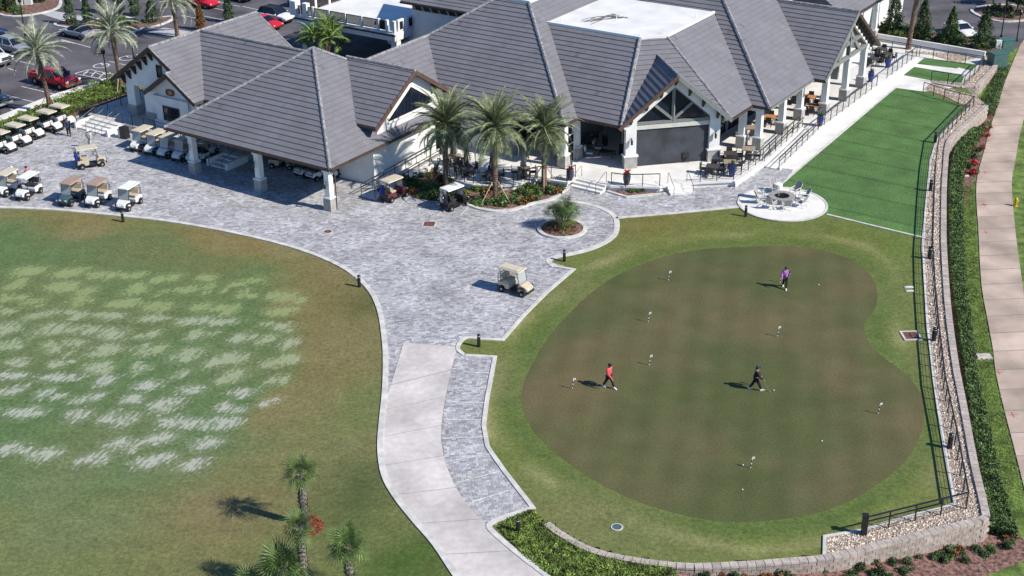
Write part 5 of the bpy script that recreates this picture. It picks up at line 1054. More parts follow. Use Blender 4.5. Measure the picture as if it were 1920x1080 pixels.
for k in range(6): a = P(143 + k * 12.5, 137 - 1.2 * k + (k * .9), .02); b = P(153 + k * 12, 134 + 2.1 * k, .02); pl2.ribbon([a, b], .1, 0, .005)
struct('stall_lines', pl2, 'line_paint')
bl = MB()
for a, b in [((140, 138), (168, 130)), ((168, 130), (212, 140)), ((140, 138), (200, 150)), ((200, 150), (212, 140)), ((155, 141), (166, 132)), ((170, 144), (180, 134)), ((185, 147), (195, 137))]: bl.ribbon([P(*a, .026), P(*b, .026)], .14, 0, .004)
for cx, cy in ((190, 123), (238, 109)):
    c = P(cx, cy, .026); bl.ribbon([c + V3((math.cos(t) * .8, math.sin(t) * .8, 0)) for t in [k * pi / 8 for k in range(16)]], .14, 0, .004, True); bl.ribbon([c + V3((-.3, .9, 0)), c + V3((.1, .2, 0)), c + V3((.9, .2, 0))], .14, .005, .008)
struct('accessible_bay_marks', bl, 'line_paint')
def loft(st, n=10):
    """st: (x, half width, z bottom, z shoulder, z top)"""
    mb = MB(); vs = []; fs = []
    for x, hw, zb, zs, ztp in st:
        c = [(-.9, zb), (-1, zb + .3 * (zs - zb)), (-1, zs - .08), (-.93, zs), (-.6, ztp), (.6, ztp), (.93, zs), (1, zs - .08), (1, zb + .3 * (zs - zb)), (.9, zb)]
        vs += [(x, a * hw, z) for a, z in c]
    m = 10
    for i in range(len(st) - 1):
        for j in range(m): j2 = (j + 1) % m; fs.append((i * m + j, i * m + j2, (i + 1) * m + j2, (i + 1) * m + j))
    fs += [tuple(range(m))[::-1], tuple((len(st) - 1) * m + j for j in range(m))]
    return mb.add(vs, fs)
def wheel_mesh(r, w): return MB().lathe([(r * .55, -w / 2), (r * .92, -w / 2), (r, -w * .32), (r, w * .32), (r * .92, w / 2), (r * .55, w / 2)], 14).mesh('tyre', 'rubber'), MB().lathe([(.02, -w / 2 - .005), (r * .2, -w / 2 - .01), (r * .62, -w / 2 + .01), (r * .62, w / 2 - .01), (r * .2, w / 2 + .01), (.02, w / 2 + .005)], 10).mesh('rim', 'rim')
def wheels(t, xs, y, r, w):
    ty, ri = wheel_mesh(r, w)
    for x in xs:
        for s in (-1, 1):
            o = link('wheel', ty, t, (x, s * y, r)); o.rotation_euler = (pi / 2, 0, 0); link('rim', ri, o)
def cabin(t, x0, x1, x2, x3, zb, zt, hw, tw, roofm, glass='dark_glass'):
    """x0 rear bottom, x1 rear top, x2 front top, x3 front bottom"""
    vs = [(x0, -hw, zb), (x3, -hw, zb), (x3, hw, zb), (x0, hw, zb), (x1, -tw, zt), (x2, -tw, zt), (x2, tw, zt), (x1, tw, zt)]
    MB().add(vs, [(3, 2, 1, 0), (4, 5, 6, 7), (0, 1, 5, 4), (1, 2, 6, 5), (2, 3, 7, 6), (3, 0, 4, 7)]).build('window_glass', glass, t)
    MB().prism([(x1 - .04, -tw), (x2 + .04, -tw * .94), (x2 + .04, tw * .94), (x1 - .04, tw)], zt, zt + .05, [(x1 + .08, -tw * .86), (x2 - .08, -tw * .82), (x2 - .08, tw * .82), (x1 + .08, tw * .86)]).build('roof', roofm, t)
    p = MB(); xm = (x1 + x2) / 2
    for s in (-1, 1):
        for a, b in (((x0, hw), (x1, tw)), ((x3, hw), (x2, tw)), ((xm, hw + .005), (xm, tw + .005))): p.bar((a[0], s * a[1], zb), (b[0], s * b[1], zt), .07, .07)
        p.bar((x1, s * tw, zt), (x2, s * tw, zt), .07, .06)
    p.build('window_pillars', roofm, t)
def lights(t, xf, xr, y, zf, zr):
    for s in (-1, 1): MB().box((xf, s * y, zf), (.12, .34, .16)).build('headlight', 'lamp_clear', t); MB().box((xr, s * y, zr), (.1, .3, .2)).build('tail_light', 'lamp_red', t)
def car(kind, m, loc, rz, label, roofm=None):
    t = thing('parked_car' if kind != 'pickup' else 'pickup_truck', label, 'pickup truck' if kind == 'pickup' else 'car', loc, rz)
    if kind == 'pickup':
        loft([(-2.9, .92, .55, .98, 1.0), (-2.85, .97, .5, 1.12, 1.14), (-.75, .98, .45, 1.14, 1.16), (1.2, .98, .45, 1.14, 1.18), (2.3, .96, .48, 1.1, 1.2), (2.8, .92, .5, 1.02, 1.1), (2.9, .86, .55, .9, .98)]).build('body', m, t, bevel=.03)
        MB().box((-1.85, 0, 1.165), (1.9, 1.6, .03)).build('bed', 'plastic_black', t)
        for s in (-1, 1): MB().bar((-2.85, s * .88, 1.2), (-.85, s * .88, 1.2), .14, .1).build('bed_rail', m, t)
        MB().box((-2.84, 0, 1.18), (.1, 1.8, .14)).build('tailgate', m, t)
        cabin(t, -.85, -.7, .7, 1.35, 1.15, 1.82, .92, .74, roofm or m)
        MB().box((2.93, 0, .62), (.16, 1.85, .24)).build('front_bumper', 'chrome', t); MB().box((-2.96, 0, .62), (.16, 1.85, .2)).build('rear_bumper', 'chrome', t); MB().box((2.9, 0, .95), (.1, 1.2, .3)).build('grille', 'plastic_black', t); MB().box((2.96, 0, .97), (.04, 1.25, .06)).build('grille_bar', 'chrome', t)
        wheels(t, (-1.85, 1.9), .86, .42, .28); lights(t, 2.86, -2.88, .74, .98, 1.0)
        for s in (-1, 1): MB().box((1.0, s * 1.08, 1.28), (.14, .2, .2)).build('mirror', 'plastic_black', t); MB().box((.3, s * .985, 1.0), (.2, .03, .05)).build('door_handle', 'chrome', t)
    elif kind == 'suv':
        loft([(-2.25, .82, .5, .9, .95), (-2.15, .92, .4, 1.02, 1.05), (-.5, .94, .36, 1.05, 1.08), (.9, .94, .36, 1.02, 1.08), (1.8, .9, .4, .92, 1.0), (2.2, .8, .45, .75, .82)]).build('body', m, t, bevel=.03)
        cabin(t, -2.1, -1.75, .25, 1.0, 1.03, 1.62, .88, .68, roofm or m); wheels(t, (-1.35, 1.4), .82, .36, .24); lights(t, 2.05, -2.2, .64, .74, .92)
        MB().box((2.2, 0, .5), (.1, 1.5, .2)).build('front_bumper', 'plastic_black', t); MB().box((-2.24, 0, .55), (.1, 1.6, .2)).build('rear_bumper', 'plastic_black', t)
        for s in (-1, 1): MB().bar((-1.6, s * .62, 1.7), (.1, s * .62, 1.7), .04).build('roof_rail', 'plastic_black', t); MB().box((.75, s * 1.0, 1.1), (.12, .16, .14)).build('mirror', m, t)
    elif kind == 'jeep':
        MB().box((0, 0, .85), (3.9, 1.5, .75)).build('body', m, t, bevel=.06); MB().box((1.45, 0, 1.2), (1.2, 1.25, .14)).build('hood', m, t, bevel=.04)
        cabin(t, -1.85, -1.8, .55, .8, 1.22, 1.8, .74, .7, roofm or m)
        for x in (-1.3, 1.4):
            for s in (-1, 1): MB().box((x, s * .86, .95), (.95, .28, .12)).build('fender', 'plastic_black', t)
        wheels(t, (-1.3, 1.4), .84, .43, .3); lights(t, 1.95, -1.95, .5, 1.0, .9); o = MB().lathe([(.2, -.12), (.4, -.12), (.42, 0), (.4, .12), (.2, .12)], 14).build('spare_wheel', 'rubber', t); o.location = (-2.1, 0, 1.15); o.rotation_euler = (0, pi / 2, 0); MB().box((2.0, 0, .6), (.15, 1.6, .2)).build('front_bumper', 'plastic_black', t)
    else:
        loft([(-2.3, .76, .42, .72, .78), (-2.2, .86, .36, .84, .9), (-1.3, .9, .3, .9, .96), (.6, .9, .3, .88, .95), (1.7, .87, .34, .78, .86), (2.25, .76, .4, .6, .68)]).build('body', m, t, bevel=.03)
        cabin(t, -1.6, -.95, .15, .95, .9, 1.36, .82, .6, roofm or m); wheels(t, (-1.4, 1.35), .8, .32, .22); lights(t, 2.1, -2.22, .6, .62, .76)
        for s in (-1, 1): MB().box((.7, s * .96, .95), (.12, .16, .12)).build('mirror', m, t)
        MB().box((2.25, 0, .45), (.08, 1.3, .16)).build('front_bumper', 'plastic_black', t)
    return t
aU, aV = -AZ, -AZ + pi / 2
car('pickup', 'car_red', P(104, 160), aU, 'bright red pickup truck parked by the hedge at left')
car('sedan', 'car_silver', P(147, 69), aU + pi, 'silver convertible with its dark soft top up', 'plastic_black')
car('suv', 'car_blue', P(6, 86), aU, 'dark blue car cut by the left edge at the top of the car park')
car('suv', 'car_silver', P(28, 98), aU, 'silver car half hidden behind the palm at left')
car('pickup', 'car_white', P(-18, 118), aU, 'white pickup truck cut by the left edge, its tailgate in view')
car('pickup', 'car_grey', P(-26, 196), aU, 'grey blue pickup truck cut by the left edge, its front in view')
car('sedan', 'car_red', P(380, 12), aU, 'red car beside the palm at the top of the car park')
car('sedan', 'car_blue', P(444, 0), aU, 'dark blue car at the top edge of the car park')
car('sedan', 'car_red', P(497, 52), aU, 'red car mostly hidden behind the left roof ridge')
car('suv', 'car_white', P(519, 40), aU, 'white car with a dark roof behind the left roof ridge', 'plastic_black')
car('jeep', 'car_silver', P(572, 14), aU + pi, 'silver off road car with black fenders beside the white entrance portico', 'car_blue')
car('sedan', 'car_white', P(1800, 66), aU - .7, 'small white car behind the conical trees at top right')
def lamp_post(px, py, h, label, arm=False):
    t = thing('lamp_post', label, 'lamp post', P(px, py)); MB().lathe([(.16, 0), (.15, .25), (.07, .3), (.06, h - .4), (.05, h - .35)], 8).build('pole', 'black_metal', t); MB().lathe([(.06, h - .4), (.2, h - .32), (.22, h), (.1, h + .18), (.02, h + .3)], 8).build('lamp_head', 'black_metal', t)
lamp_post(48, 68, 4.2, 'black lamp post at the top left, behind the left palm crown'); lamp_post(251, 110, 4.1, 'black lamp post beside the wheelchair bay markings'); lamp_post(202, 156, 3.4, 'short black lamp post by the hedge next to the striped bay')
lamp_post(1877, 70, 4.6, 'tall dark lamp post near the kerbed island at top right'); lamp_post(1906, 77, 3.2, 'thin dark post right of the utility boxes at top right')
ub = thing('utility_box', 'white utility boxes in the top left car park island', 'utility box', P(46, 10)); MB().box((-.5, 0, .5), (.8, .6, 1)).box((.5, .1, .55), (.9, .6, 1.1)).build('cabinet', 'lid_white', ub, bevel=.03)
for px, py, sc_, lb in ((1884, 96, 1, 'dark green utility box behind the bushes at top right'), (1868, 124, 1.1, 'dark green utility box at the end of the block wall')):
    p = P(px, py, -.2); t = thing('utility_box', lb, 'utility box', p, .3); MB().box((0, 0, .65 * sc_), (1.5 * sc_, 1.1 * sc_, 1.3 * sc_)).build('cabinet', 'box_green', t, bevel=.04); MB().box((0, 0, 1.33 * sc_), (1.6 * sc_, 1.2 * sc_, .08)).build('lid', 'box_green', t, bevel=.02)
mb_ = thing('utility_box', 'pale grey meter box beside the dark green utility boxes', 'utility box', P(1870, 96)); MB().box((0, 0, .6), (.6, .4, 1.2)).build('cabinet', 'lid_white', mb_, bevel=.03)
# entrance portico with the white roof terrace
por = thing('entrance_portico', 'white entrance portico with a balustraded flat roof terrace', 'portico', (O.x, O.y, 0), -AZ)
def pbx(u0, u1, v0, v1, z0, z1, n, m='stucco', p=None): return MB().box(((u0 + u1) / 2, (v0 + v1) / 2, (z0 + z1) / 2), (u1 - u0, v1 - v0, z1 - z0)).build(n, m, p or por)
pz = 4.3
pbx(-30.3, -17.3, 30.5, 46, pz - .75, pz, 'roof_terrace', 'membrane'); pbx(-30.5, -17.15, 30.3, 30.5, pz - .85, pz - .1, 'cornice'); pbx(-30.6, -17.05, 30.22, 30.3, pz - .35, pz - .2, 'cornice_moulding', 'bronze'); pbx(-17.3, -17.1, 30.5, 34, pz - .85, pz - .1, 'cornice')
for u in (-30, -17.9): pbx(u, u + .7, 30.6, 31.3, 0, pz - .75, 'column'); pbx(u, u + .7, 44, 44.7, 0, pz - .75, 'column')
bu = [-30.3 + k * 2.18 for k in range(6)] + [-18.3, -17.4]
for k, u in enumerate(bu): pbx(u - .14, u + .14, 30.45, 30.75, pz, pz + 1.15, 'baluster_post')
for a, b in zip(bu[:6], bu[1:7]):
    pn = MB(); n = 14; pn.box(((a + b) / 2, 30.6, pz + 1.02), (b - a - .2, .08, .07)).box(((a + b) / 2, 30.6, pz + .12), (b - a - .2, .06, .06))
    for k in range(n): pn.box((a + .2 + (b - a - .4) * k / (n - 1), 30.6, pz + .57), (.09, .03, .9))
    pn.build('balustrade_panel', 'bronze', por)
for k in range(6):
    v = 33.4 + k * 2.2; pbx(-30.45, -30.15, v - .14, v + .14, pz, pz + 1.15, 'baluster_post'); pn = MB().box((-30.3, v - 1.1, pz + 1.02), (.08, 2, .07))
    for q in range(14): pn.box((-30.3, v - 2 + q * .14, pz + .57), (.03, .085, .9))
    pn.build('balustrade_panel', 'bronze', por)
pbx(-31, -30.2, 30.2, 31, pz, pz + 1.5, 'corner_pier'); pbx(-29.4, -28.8, 30.35, 30.9, pz, pz + 1.4, 'corner_pier')
for v in (31.5, 33): pbx(-17.45, -17.2, v - .5, v + .5, pz, pz + 1.15, 'arched_panel'); pbx(-17.2, -17.17, v - .25, v + .25, pz + .15, pz + .95, 'arched_opening', 'dark_glass')
mainb = thing('upper_block', 'white upper block of the clubhouse with bracketed dark eaves behind the main roof', 'building', (O.x, O.y, 0), -AZ)
pbx(-17.1, -1, 33.2, 48, 0, 6.1, 'wall', 'stucco', mainb); pbx(-17.1, -1, 33.28, 48, 6.1, 7, 'eave_band', 'bronze', mainb)  # white wall, then a plain dark band from wall top to eave
for k in range(15): MB().bar((-16.6 + k * 1.05, 33.15, 6.15), (-16.6 + k * 1.05, 32.7, 6.85), .09, .12).build('eave_bracket', 'stucco', mainb)
club2 = club; club = mainb
roof([(-17.9, 32.4, 7.0), (-.5, 32.4, 7.0), (-.5, 40, 10.6), (-17.9, 40, 10.6)]); club = club2
cy = struct('courtyard', MB().sheet([(p.x, p.y, .02) for p in [W(-30, 20), W(-6, 20), W(-6, 33), W(-30, 33)]]), 'asphalt')
cb = thing('planter_bed', 'curved white planter with brown plants in the courtyard behind the roof', 'planter', P(752, 78)); MB().lathe([(1.5, 0), (1.5, .35), (1.3, .35), (1.3, .3), (.1, .3)], 20).build('planter_wall', 'white_paint', cb); leaves(blob(500, (1.1, 1.1, .4), (0, 0, .55)), .16, 'leaf_brown', 'foliage', cb)

# ================================================================== GOLF CARTS
def cart_proto(body, roofm, seat, shield=True, canopy=True):
    t = thing('golf_cart', '', 'golf cart')
    MB().prof([(-1.18, .42), (-1.15, .72), (-.95, .8), (-.3, .78), (-.2, .62), (-.22, .34), (-.55, .3), (-.62, .46), (-.82, .55), (-1.02, .46)], -.52, .52).build('rear_body', body, t, bevel=.04)
    MB().box((.12, 0, .3), (.8, 1.02, .07)).build('floor', 'plastic_black', t)
    MB().add([(.46, -.5, .3), (.5, -.5, .82), (.72, -.48, .86), (1.1, -.42, .68), (1.22, -.36, .48), (1.18, -.36, .34), (.46, .5, .3), (.5, .5, .82), (.72, .48, .86), (1.1, .42, .68), (1.22, .36, .48), (1.18, .36, .34)], [(0, 1, 2, 3, 4, 5), (11, 10, 9, 8, 7, 6)] + [((i + 1) % 6, i, i + 6, (i + 1) % 6 + 6) for i in range(6)]).build('front_cowl', body, t, bevel=.05)
    for s in (-1, 1): MB().prof([(.55, .5), (.68, .62), (.98, .6), (1.1, .45), (1.1, .5), (1.0, .68), (.66, .7), (.5, .55)], s * .52 - .06, s * .52 + .06).build('fender', 'plastic_black', t); MB().box((1.17, s * .27, .58), (.07, .16, .09)).build('headlight', 'lamp_clear', t)
    MB().box((1.22, 0, .36), (.12, .8, .12)).build('front_bumper', 'plastic_black', t); MB().box((-1.2, 0, .38), (.1, .95, .12)).build('rear_bumper', 'plastic_black', t)
    MB().box((-.5, 0, .86), (.52, 1.0, .14)).build('seat', seat, t, bevel=.04); o = MB().box((0, 0, .22), (.13, 1.0, .42)).build('seat_back', seat, t, bevel=.04); o.location = (-.8, 0, .92); o.rotation_euler = (0, -.18, 0)
    MB().box((-1.02, 0, .62), (.34, .86, .06)).bar((-1.18, -.4, .65), (-1.18, -.4, 1.25), .035).bar((-1.18, .4, .65), (-1.18, .4, 1.25), .035).bar((-1.18, -.42, 1.22), (-1.18, .42, 1.22), .035).build('bag_rack', 'plastic_black', t)
    for s in (-1, 1):
        MB().tube([(.62, s * .46, .84), (.42, s * .5, 1.75)], .022, 5).build('roof_post', 'plastic_black', t); MB().tube([(-.92, s * .48, .78), (-.95, s * .5, 1.75)], .022, 5).build('roof_post', 'plastic_black', t)
    if canopy:
        pr = [(-1.12, -.5), (-1.06, -.57), (.55, -.57), (.64, -.48), (.64, .48), (.55, .57), (-1.06, .57), (-1.12, .5)]
        r = MB().prism(pr, 1.74, 1.82, [(a * .97, b * .93) for a, b in pr]).build('roof', roofm, t, bevel=.015); MB().box((-.24, 0, 1.825), (1.3, .78, .03), 0, .95).build('roof_panel', roofm, r)
        for s in (-1, 1): MB().box((-.24, s * .44, 1.822), (1.4, .05, .02)).build('roof_groove', 'trim_grey', r)
    if shield: MB().add([(.6, -.44, .92), (.6, .44, .92), (.44, .47, 1.72), (.44, -.47, 1.72), (.585, -.44, .92), (.585, .44, .92), (.425, .47, 1.72), (.425, -.47, 1.72)], [(0, 1, 2, 3), (7, 6, 5, 4), (0, 4, 5, 1), (2, 6, 7, 3)]).bar((.6, -.46, .9), (.6, .46, .9), .03).build('windshield', 'clear_shield', t)
    w_ = MB(); w_.tube([(.5, .24, .8), (.28, .24, 1.08)], .018, 5); ring = [V3((.28, .24, 1.08)) + V3((.6 * .17 * math.cos(a), .17 * math.sin(a), .8 * .17 * math.cos(a))) for a in [k * pi / 6 for k in range(13)]]; w_.tube(ring, .014, 5); w_.build('steering_wheel', 'plastic_black', t)
    wheels(t, (-.82, .84), .5, .23, .19); return t
def bag(m, loc, rz, label, tilt=.15):
    t = thing('golf_bag', label, 'golf bag', loc, rz); b = MB().lathe([(.1, 0), (.125, .03), (.12, .55), (.13, .85), (.1, .86)], 10).build('bag_body', m, t); MB().box((-.13, 0, .35), (.1, .2, .4)).build('pocket', m, t)
    c = MB()
    for k in range(7): a = k * .9; c.bar((.06 * math.cos(a), .06 * math.sin(a), .8), (.09 * math.cos(a), .09 * math.sin(a), 1.05 + .03 * k), .02); c.box((.09 * math.cos(a), .09 * math.sin(a), 1.08 + .03 * k), (.08, .05, .05))
    c.build('clubs', 'rim', t); t.rotation_euler.y = -tilt; return t
CP = {}
def cart(px, py, rz, label, body='cart_white', roofm='roof_cream', seat='seat_tan', shield=True, group='golf carts on the paving'):
    k = (body, roofm, seat, shield)
    if k not in CP: CP[k] = cart_proto(*k); t = CP[k]
    else: t = ctree(CP[k])
    t.location = P(px, py); t.rotation_euler.z = rz; t['label'] = label; t['group'] = group; return t
for i, (px, py) in enumerate([(9, 283), (38, 270), (62, 257), (96, 244), (121, 233)]):
    cart(px, py, aU + .05, ['golf cart at the left edge, nearest end of the row by the hedge', 'second golf cart from the near end of the row by the hedge', 'middle golf cart of the row of five by the hedge', 'fourth golf cart from the near end of the row by the hedge', 'golf cart at the far end of the row by the hedge, next to the steps'][i], seat='seat_black', shield=False, group='golf carts lined up by the hedge')
c6 = cart(172, 312, .42, 'cream golf cart alone on the paving with golf bags at its back', 'cart_cream', 'roof_cream', 'seat_tan')
for i, (px, py) in enumerate([(268, 278), (294, 285), (318, 291), (346, 297), (372, 300)]):
    cart(px, py, aV + pi + .12, ['leftmost golf cart of the row under the covered drive, roof in the sun', 'second golf cart in the row under the covered drive', 'third golf cart in the row under the covered drive', 'fourth golf cart in the row under the covered drive, left of the first pillar', 'golf cart mostly hidden behind the left pillar of the covered drive'][i], group='golf carts under the left end of the covered drive')
cart(388, 297, aV + .2, 'golf cart right of the left pillar, turned away from the others', seat='seat_black')
cart(16, 362, aV + pi + .25, 'golf cart with cream roof at the left edge above the lawn', 'cart_white', 'roof_cream', 'seat_tan'); cart(55, 368, aV + pi + .25, 'golf cart with white roof and blue bag at left above the lawn', 'cart_white', 'roof_white', 'seat_black', False)
cart(136, 379, aV + pi + .25, 'tan roofed golf cart with a dark teal body above the lawn', 'cart_teal', 'roof_tan', 'seat_tan'); cart(185, 381, aV + pi + .25, 'tan roofed golf cart with a white body above the lawn', 'cart_white', 'roof_tan', 'seat_tan'); cart(243, 388, aV + pi + .25, 'white roofed golf cart beside the black bollard light', 'cart_white', 'roof_white', 'seat_tan')
cart(532, 314, aU + .3, 'golf cart deep in the shade of the covered drive', 'cart_cream', 'roof_cream', 'seat_black'); cart(578, 327, aV - .1, 'golf cart in the shade left of two near the right pillar', 'cart_white', 'roof_cream', 'seat_black', False); cart(600, 333, aV - .1, 'golf cart in the shade just behind the right pillar', 'cart_white', 'roof_tan', 'seat_black', False); cart(630, 331, aV - .1, 'golf cart half hidden right of the right pillar by the white wall', 'cart_white', 'roof_cream', 'seat_black', False)
d1 = cart(740, 372, aV - .12, 'maroon golf cart with a blue golf bag beside the ramp', 'cart_maroon', 'roof_cream', 'seat_tan'); d2 = cart(853, 388, aV - .2, 'black and white golf cart with bags parked at the curved bed', 'plastic_black', 'roof_white', 'seat_black'); cart(967, 547, aU, 'beige golf cart parked in a stall beside the putting green', 'cart_cream', 'roof_cream', 'seat_tan')
def on_cart(c, y, m, label):
    a = c.rotation_euler.z; q = c.location + V3((math.cos(a) * -1.05 - math.sin(a) * y, math.sin(a) * -1.05 + math.cos(a) * y, .62)); bag(m, q, a, label)
on_cart(c6, .2, 'bag_black', 'dark golf bag, far side of the lone cream cart'); on_cart(c6, -.22, 'bag_blue', 'dark blue golf bag, near side of the lone cream cart'); on_cart(d1, .2, 'bag_blue', 'blue and white golf bag on the maroon cart'); on_cart(d1, -.22, 'bag_black', 'black golf bag on the maroon cart'); on_cart(d2, .2, 'bag_white', 'white golf bag on the cart by the curved bed'); on_cart(d2, -.22, 'bag_black', 'black golf bag on the cart by the curved bed')

# ================================================================== PEOPLE (facing local +x)
def skinned(name, m, verts, edges, radii, parent, sub=1):
    me = bpy.data.meshes.new(name); me.from_pydata(verts, edges, []); me.materials.append(M[m]); o = link(name, me, parent)
    md = o.modifiers.new('skin', 'SKIN'); md.use_smooth_shade = True
    if not me.skin_vertices: me.attributes
    for i, r in enumerate(radii):
        sv = me.skin_vertices[0].data[i] if me.skin_vertices else None
        if sv: sv.radius = (r, r) if not isinstance(r, tuple) else r
    if me.skin_vertices: me.skin_vertices[0].data[0].use_root = True
    s = o.modifiers.new('sub', 'SUBSURF'); s.levels = sub; s.render_levels = sub; return o
def person(loc, rz, label, top, leg, hat=None, stride=.25, lean=0.0, H=1.7, armf=(.1, -.1), shoes='cloth_white', hairm='hair', bend=None, club=False):
    t = thing('person', label, 'person', loc, rz); k = H / 1.75
    hipz = .92 * k; hp_ = V3((0, 0, hipz)); ch = V3((math.sin(lean) * .5, 0, hipz + math.cos(lean) * .5 * k)); nk = ch + V3((math.sin(lean) * .1, 0, .08 * k)); hd = nk + V3((.03 + .1 * math.sin(lean), 0, .16 * k)); J = {}
    for s in (-1, 1):
        f = s * stride; J['hip', s] = hp_ + V3((0, s * .09, -.04)); J['kn', s] = V3((f * .45 + .04, s * .1, .5 * k)); J['an', s] = V3((f, s * .1, .08)); J['to', s] = V3((f + .17, s * .11, .04))
        J['sh', s] = ch + V3((0, s * .19, .0)); a = armf[0 if s < 0 else 1]; J['el', s] = J['sh', s] + V3((a * .8, s * .06, -.28 * k)); J['wr', s] = J['el', s] + V3((a * 1.6 + .05, -s * .02, -.23 * k)); J['ha', s] = J['wr', s] + V3((.03, 0, -.09))
    # whole body: torso, limbs, palms and five fingers each, neck and head
    vs = [hp_, hp_.lerp(ch, .5), ch, nk, hd + V3((0, 0, -.05)), hd + V3((0, 0, .07))]; ed = [(0, 1), (1, 2), (2, 3), (3, 4), (4, 5)]; rd = [(.13, .11), (.12, .1), (.14, .1), .055, .085, .085]
    for s in (-1, 1):
        n = len(vs); vs += [J['hip', s], J['kn', s], J['an', s], J['to', s]]; ed += [(0, n), (n, n + 1), (n + 1, n + 2), (n + 2, n + 3)]; rd += [.085, .055, .038, .035]
        n = len(vs); vs += [J['sh', s], J['el', s], J['wr', s], J['ha', s]]; ed += [(2, n), (n, n + 1), (n + 1, n + 2), (n + 2, n + 3)]; rd += [.055, .04, .03, .035]
    skinned('body', 'skin', vs, ed, rd, t)
    for s in (-1, 1):
        fg = MB()
        for q in range(4): a = J['ha', s] + V3((-.03 + .02 * q, 0, -.01)); fg.tube([a, a + V3((.012, -s * .01, -.05)), a + V3((.025, -s * .03, -.075 - .008 * (q in (1, 2))))], [.009, .008, .006], 5)
        a = J['ha', s] + V3((.03, 0, .03)); fg.tube([a, a + V3((.03, -s * .01, -.03)), a + V3((.035, -s * .02, -.055))], [.01, .009, .007], 5); fg.build('fingers', 'skin', t)
    n_ = MB().lathe([(.012, -.03), (.018, 0), (.005, .03)], 5, tuple(hd + V3((.09, 0, .0)))).build('nose', 'skin', t)
    for s in (-1, 1): MB().box(tuple(hd + V3((.078, s * .032, .03))), (.02, .022, .014)).build('eye', 'hair', t)
    MB().box(tuple(hd + V3((.078, 0, -.055))), (.015, .05, .01)).build('mouth', 'cloth_red', t)
    # clothes
    v2 = [hp_ + V3((0, 0, .0)), hp_.lerp(ch, .5), ch, nk + V3((0, 0, -.03))]; e2 = [(0, 1), (1, 2), (2, 3)]; r2 = [(.175, .19), (.165, .175), (.175, .19), .085]
    for s in (-1, 1): n = len(v2); v2 += [J['sh', s], J['el', s], J['wr', s]]; e2 += [(2, n), (n, n + 1), (n + 1, n + 2)]; r2 += [.092, .074, .058]
    skinned('jacket', top, v2, e2, r2, t)
    v3 = [hp_ + V3((0, 0, -.02))]; e3 = []; r3 = [.145]
    for s in (-1, 1): n = len(v3); v3 += [J['hip', s] + V3((0, 0, -.03)), J['kn', s], J['an', s] + V3((0, 0, .04))]; e3 += [(0, n), (n, n + 1), (n + 1, n + 2)]; r3 += [.125, .092, .07]
    skinned('trousers', leg, v3, e3, r3, t)
    for s in (-1, 1): a = J['an', s]; MB().prof([(a.x - .08, a.z - .08), (a.x - .08, a.z + .03), (a.x + .03, a.z + .04), (a.x + .2, a.z - .02), (a.x + .2, a.z - .08)], s * .1 - .045, s * .1 + .045).build('shoe', shoes, t, bevel=.015)
    cap_ = MB().lathe([(.105, -.03), (.112, .03), (.095, .09), (.05, .125), (.01, .135)], 12, tuple(hd + V3((-.012, 0, .0))))
    if hat: cap_.box(tuple(hd + V3((.12, 0, .035))), (.13, .15, .015))
    cap_.build('cap' if hat else 'hair', hat or hairm, t, smooth=True)
    if club:
        h = J['ha', -1]; MB().bar(h + V3((-.05, 0, .1)), V3((h.x + .35, h.y, .05)), .02).box((h.x + .38, h.y, .04), (.1, .04, .05)).build('club', 'rim', t)
    return t
person(P(1141, 727), -.75, 'person in a coral red top and black trousers walking on the green', 'cloth_coral', 'cloth_black', 'cloth_black', .34, .05, 1.66, (.15, -.12))
person(P(1416, 731), -.05, 'person all in black with white shoes putting on the green', 'cloth_black', 'cloth_black', 'cloth_navy', -.34, .06, 1.62, (.14, .1), club=True)
person(P(1471, 540), -1.75, 'person in a purple top and dark trousers walking towards the camera on the green', 'cloth_purple', 'cloth_black', None, .3, .03, 1.6, (.1, -.1))
person(P(170, 278), -1.9, 'person in pale clothes and a white cap standing behind the lone cream cart', 'cloth_grey', 'cloth_grey', 'cloth_white', .06, .05, 1.72, (.05, .05))
person(P(130, 255), -1.2, 'person in dark clothes standing at the far end of the hedge row of carts', 'cloth_navy', 'cloth_black', None, .12, .05, 1.74, (.1, .1), 'cloth_black')
person(P(33, 349), 2.9, 'person in a white shirt and white cap behind the left edge carts', 'cloth_white', 'cloth_navy', 'cloth_white', .08, .35, 1.76, (.4, .4))
person(P(60, 348), 2.6, 'person in a red top bending behind the white roofed cart at left', 'cloth_red', 'cloth_black', None, .08, .5, 1.7, (.3, .3))

# ================================================================== BOLLARDS, FLAGS, BALLS, LIDS
def bollard(px, py, label, h=.92, r=.11, z=0):
    t = thing('bollard_light', label, 'bollard light', P(px, py, z), 0, 'black bollard lights'); MB().lathe([(r, 0), (r, h * .8), (r * .8, h * .81), (r * .8, h * .86), (r, h * .87), (r, h * .96), (r * .7, h)], 12).build('post', 'black_metal', t); MB().lathe([(r * .86, h * .815), (r * .86, h * .855)], 12).build('lens', 'lamp_clear', t); return t
for px, py, lb in [(231, 416, 'on the lawn edge below the white roofed cart'), (674, 538, 'on the lawn at the bend left of the paved drive'), (898, 650, 'on the grass tip where the concrete path begins'), (1058, 490, 'on the grass tip below the round planter'), (1398, 406, 'on the grass beside the fire pit patio'), (971, 999, 'in the green ground cover at the bottom')]: bollard(px, py, 'black bollard light ' + lb)
for px, py, lb in [(1744, 359, 'second from the top end'), (1742, 486, 'below the turf corner'), (1750, 640, 'right of the drain grate'), (1780, 841, 'nearest the bottom corner'), (1753, 268, 'topmost')]: bollard(px, py, 'black bollard light in the fence gravel, ' + lb, 1.0, .14)
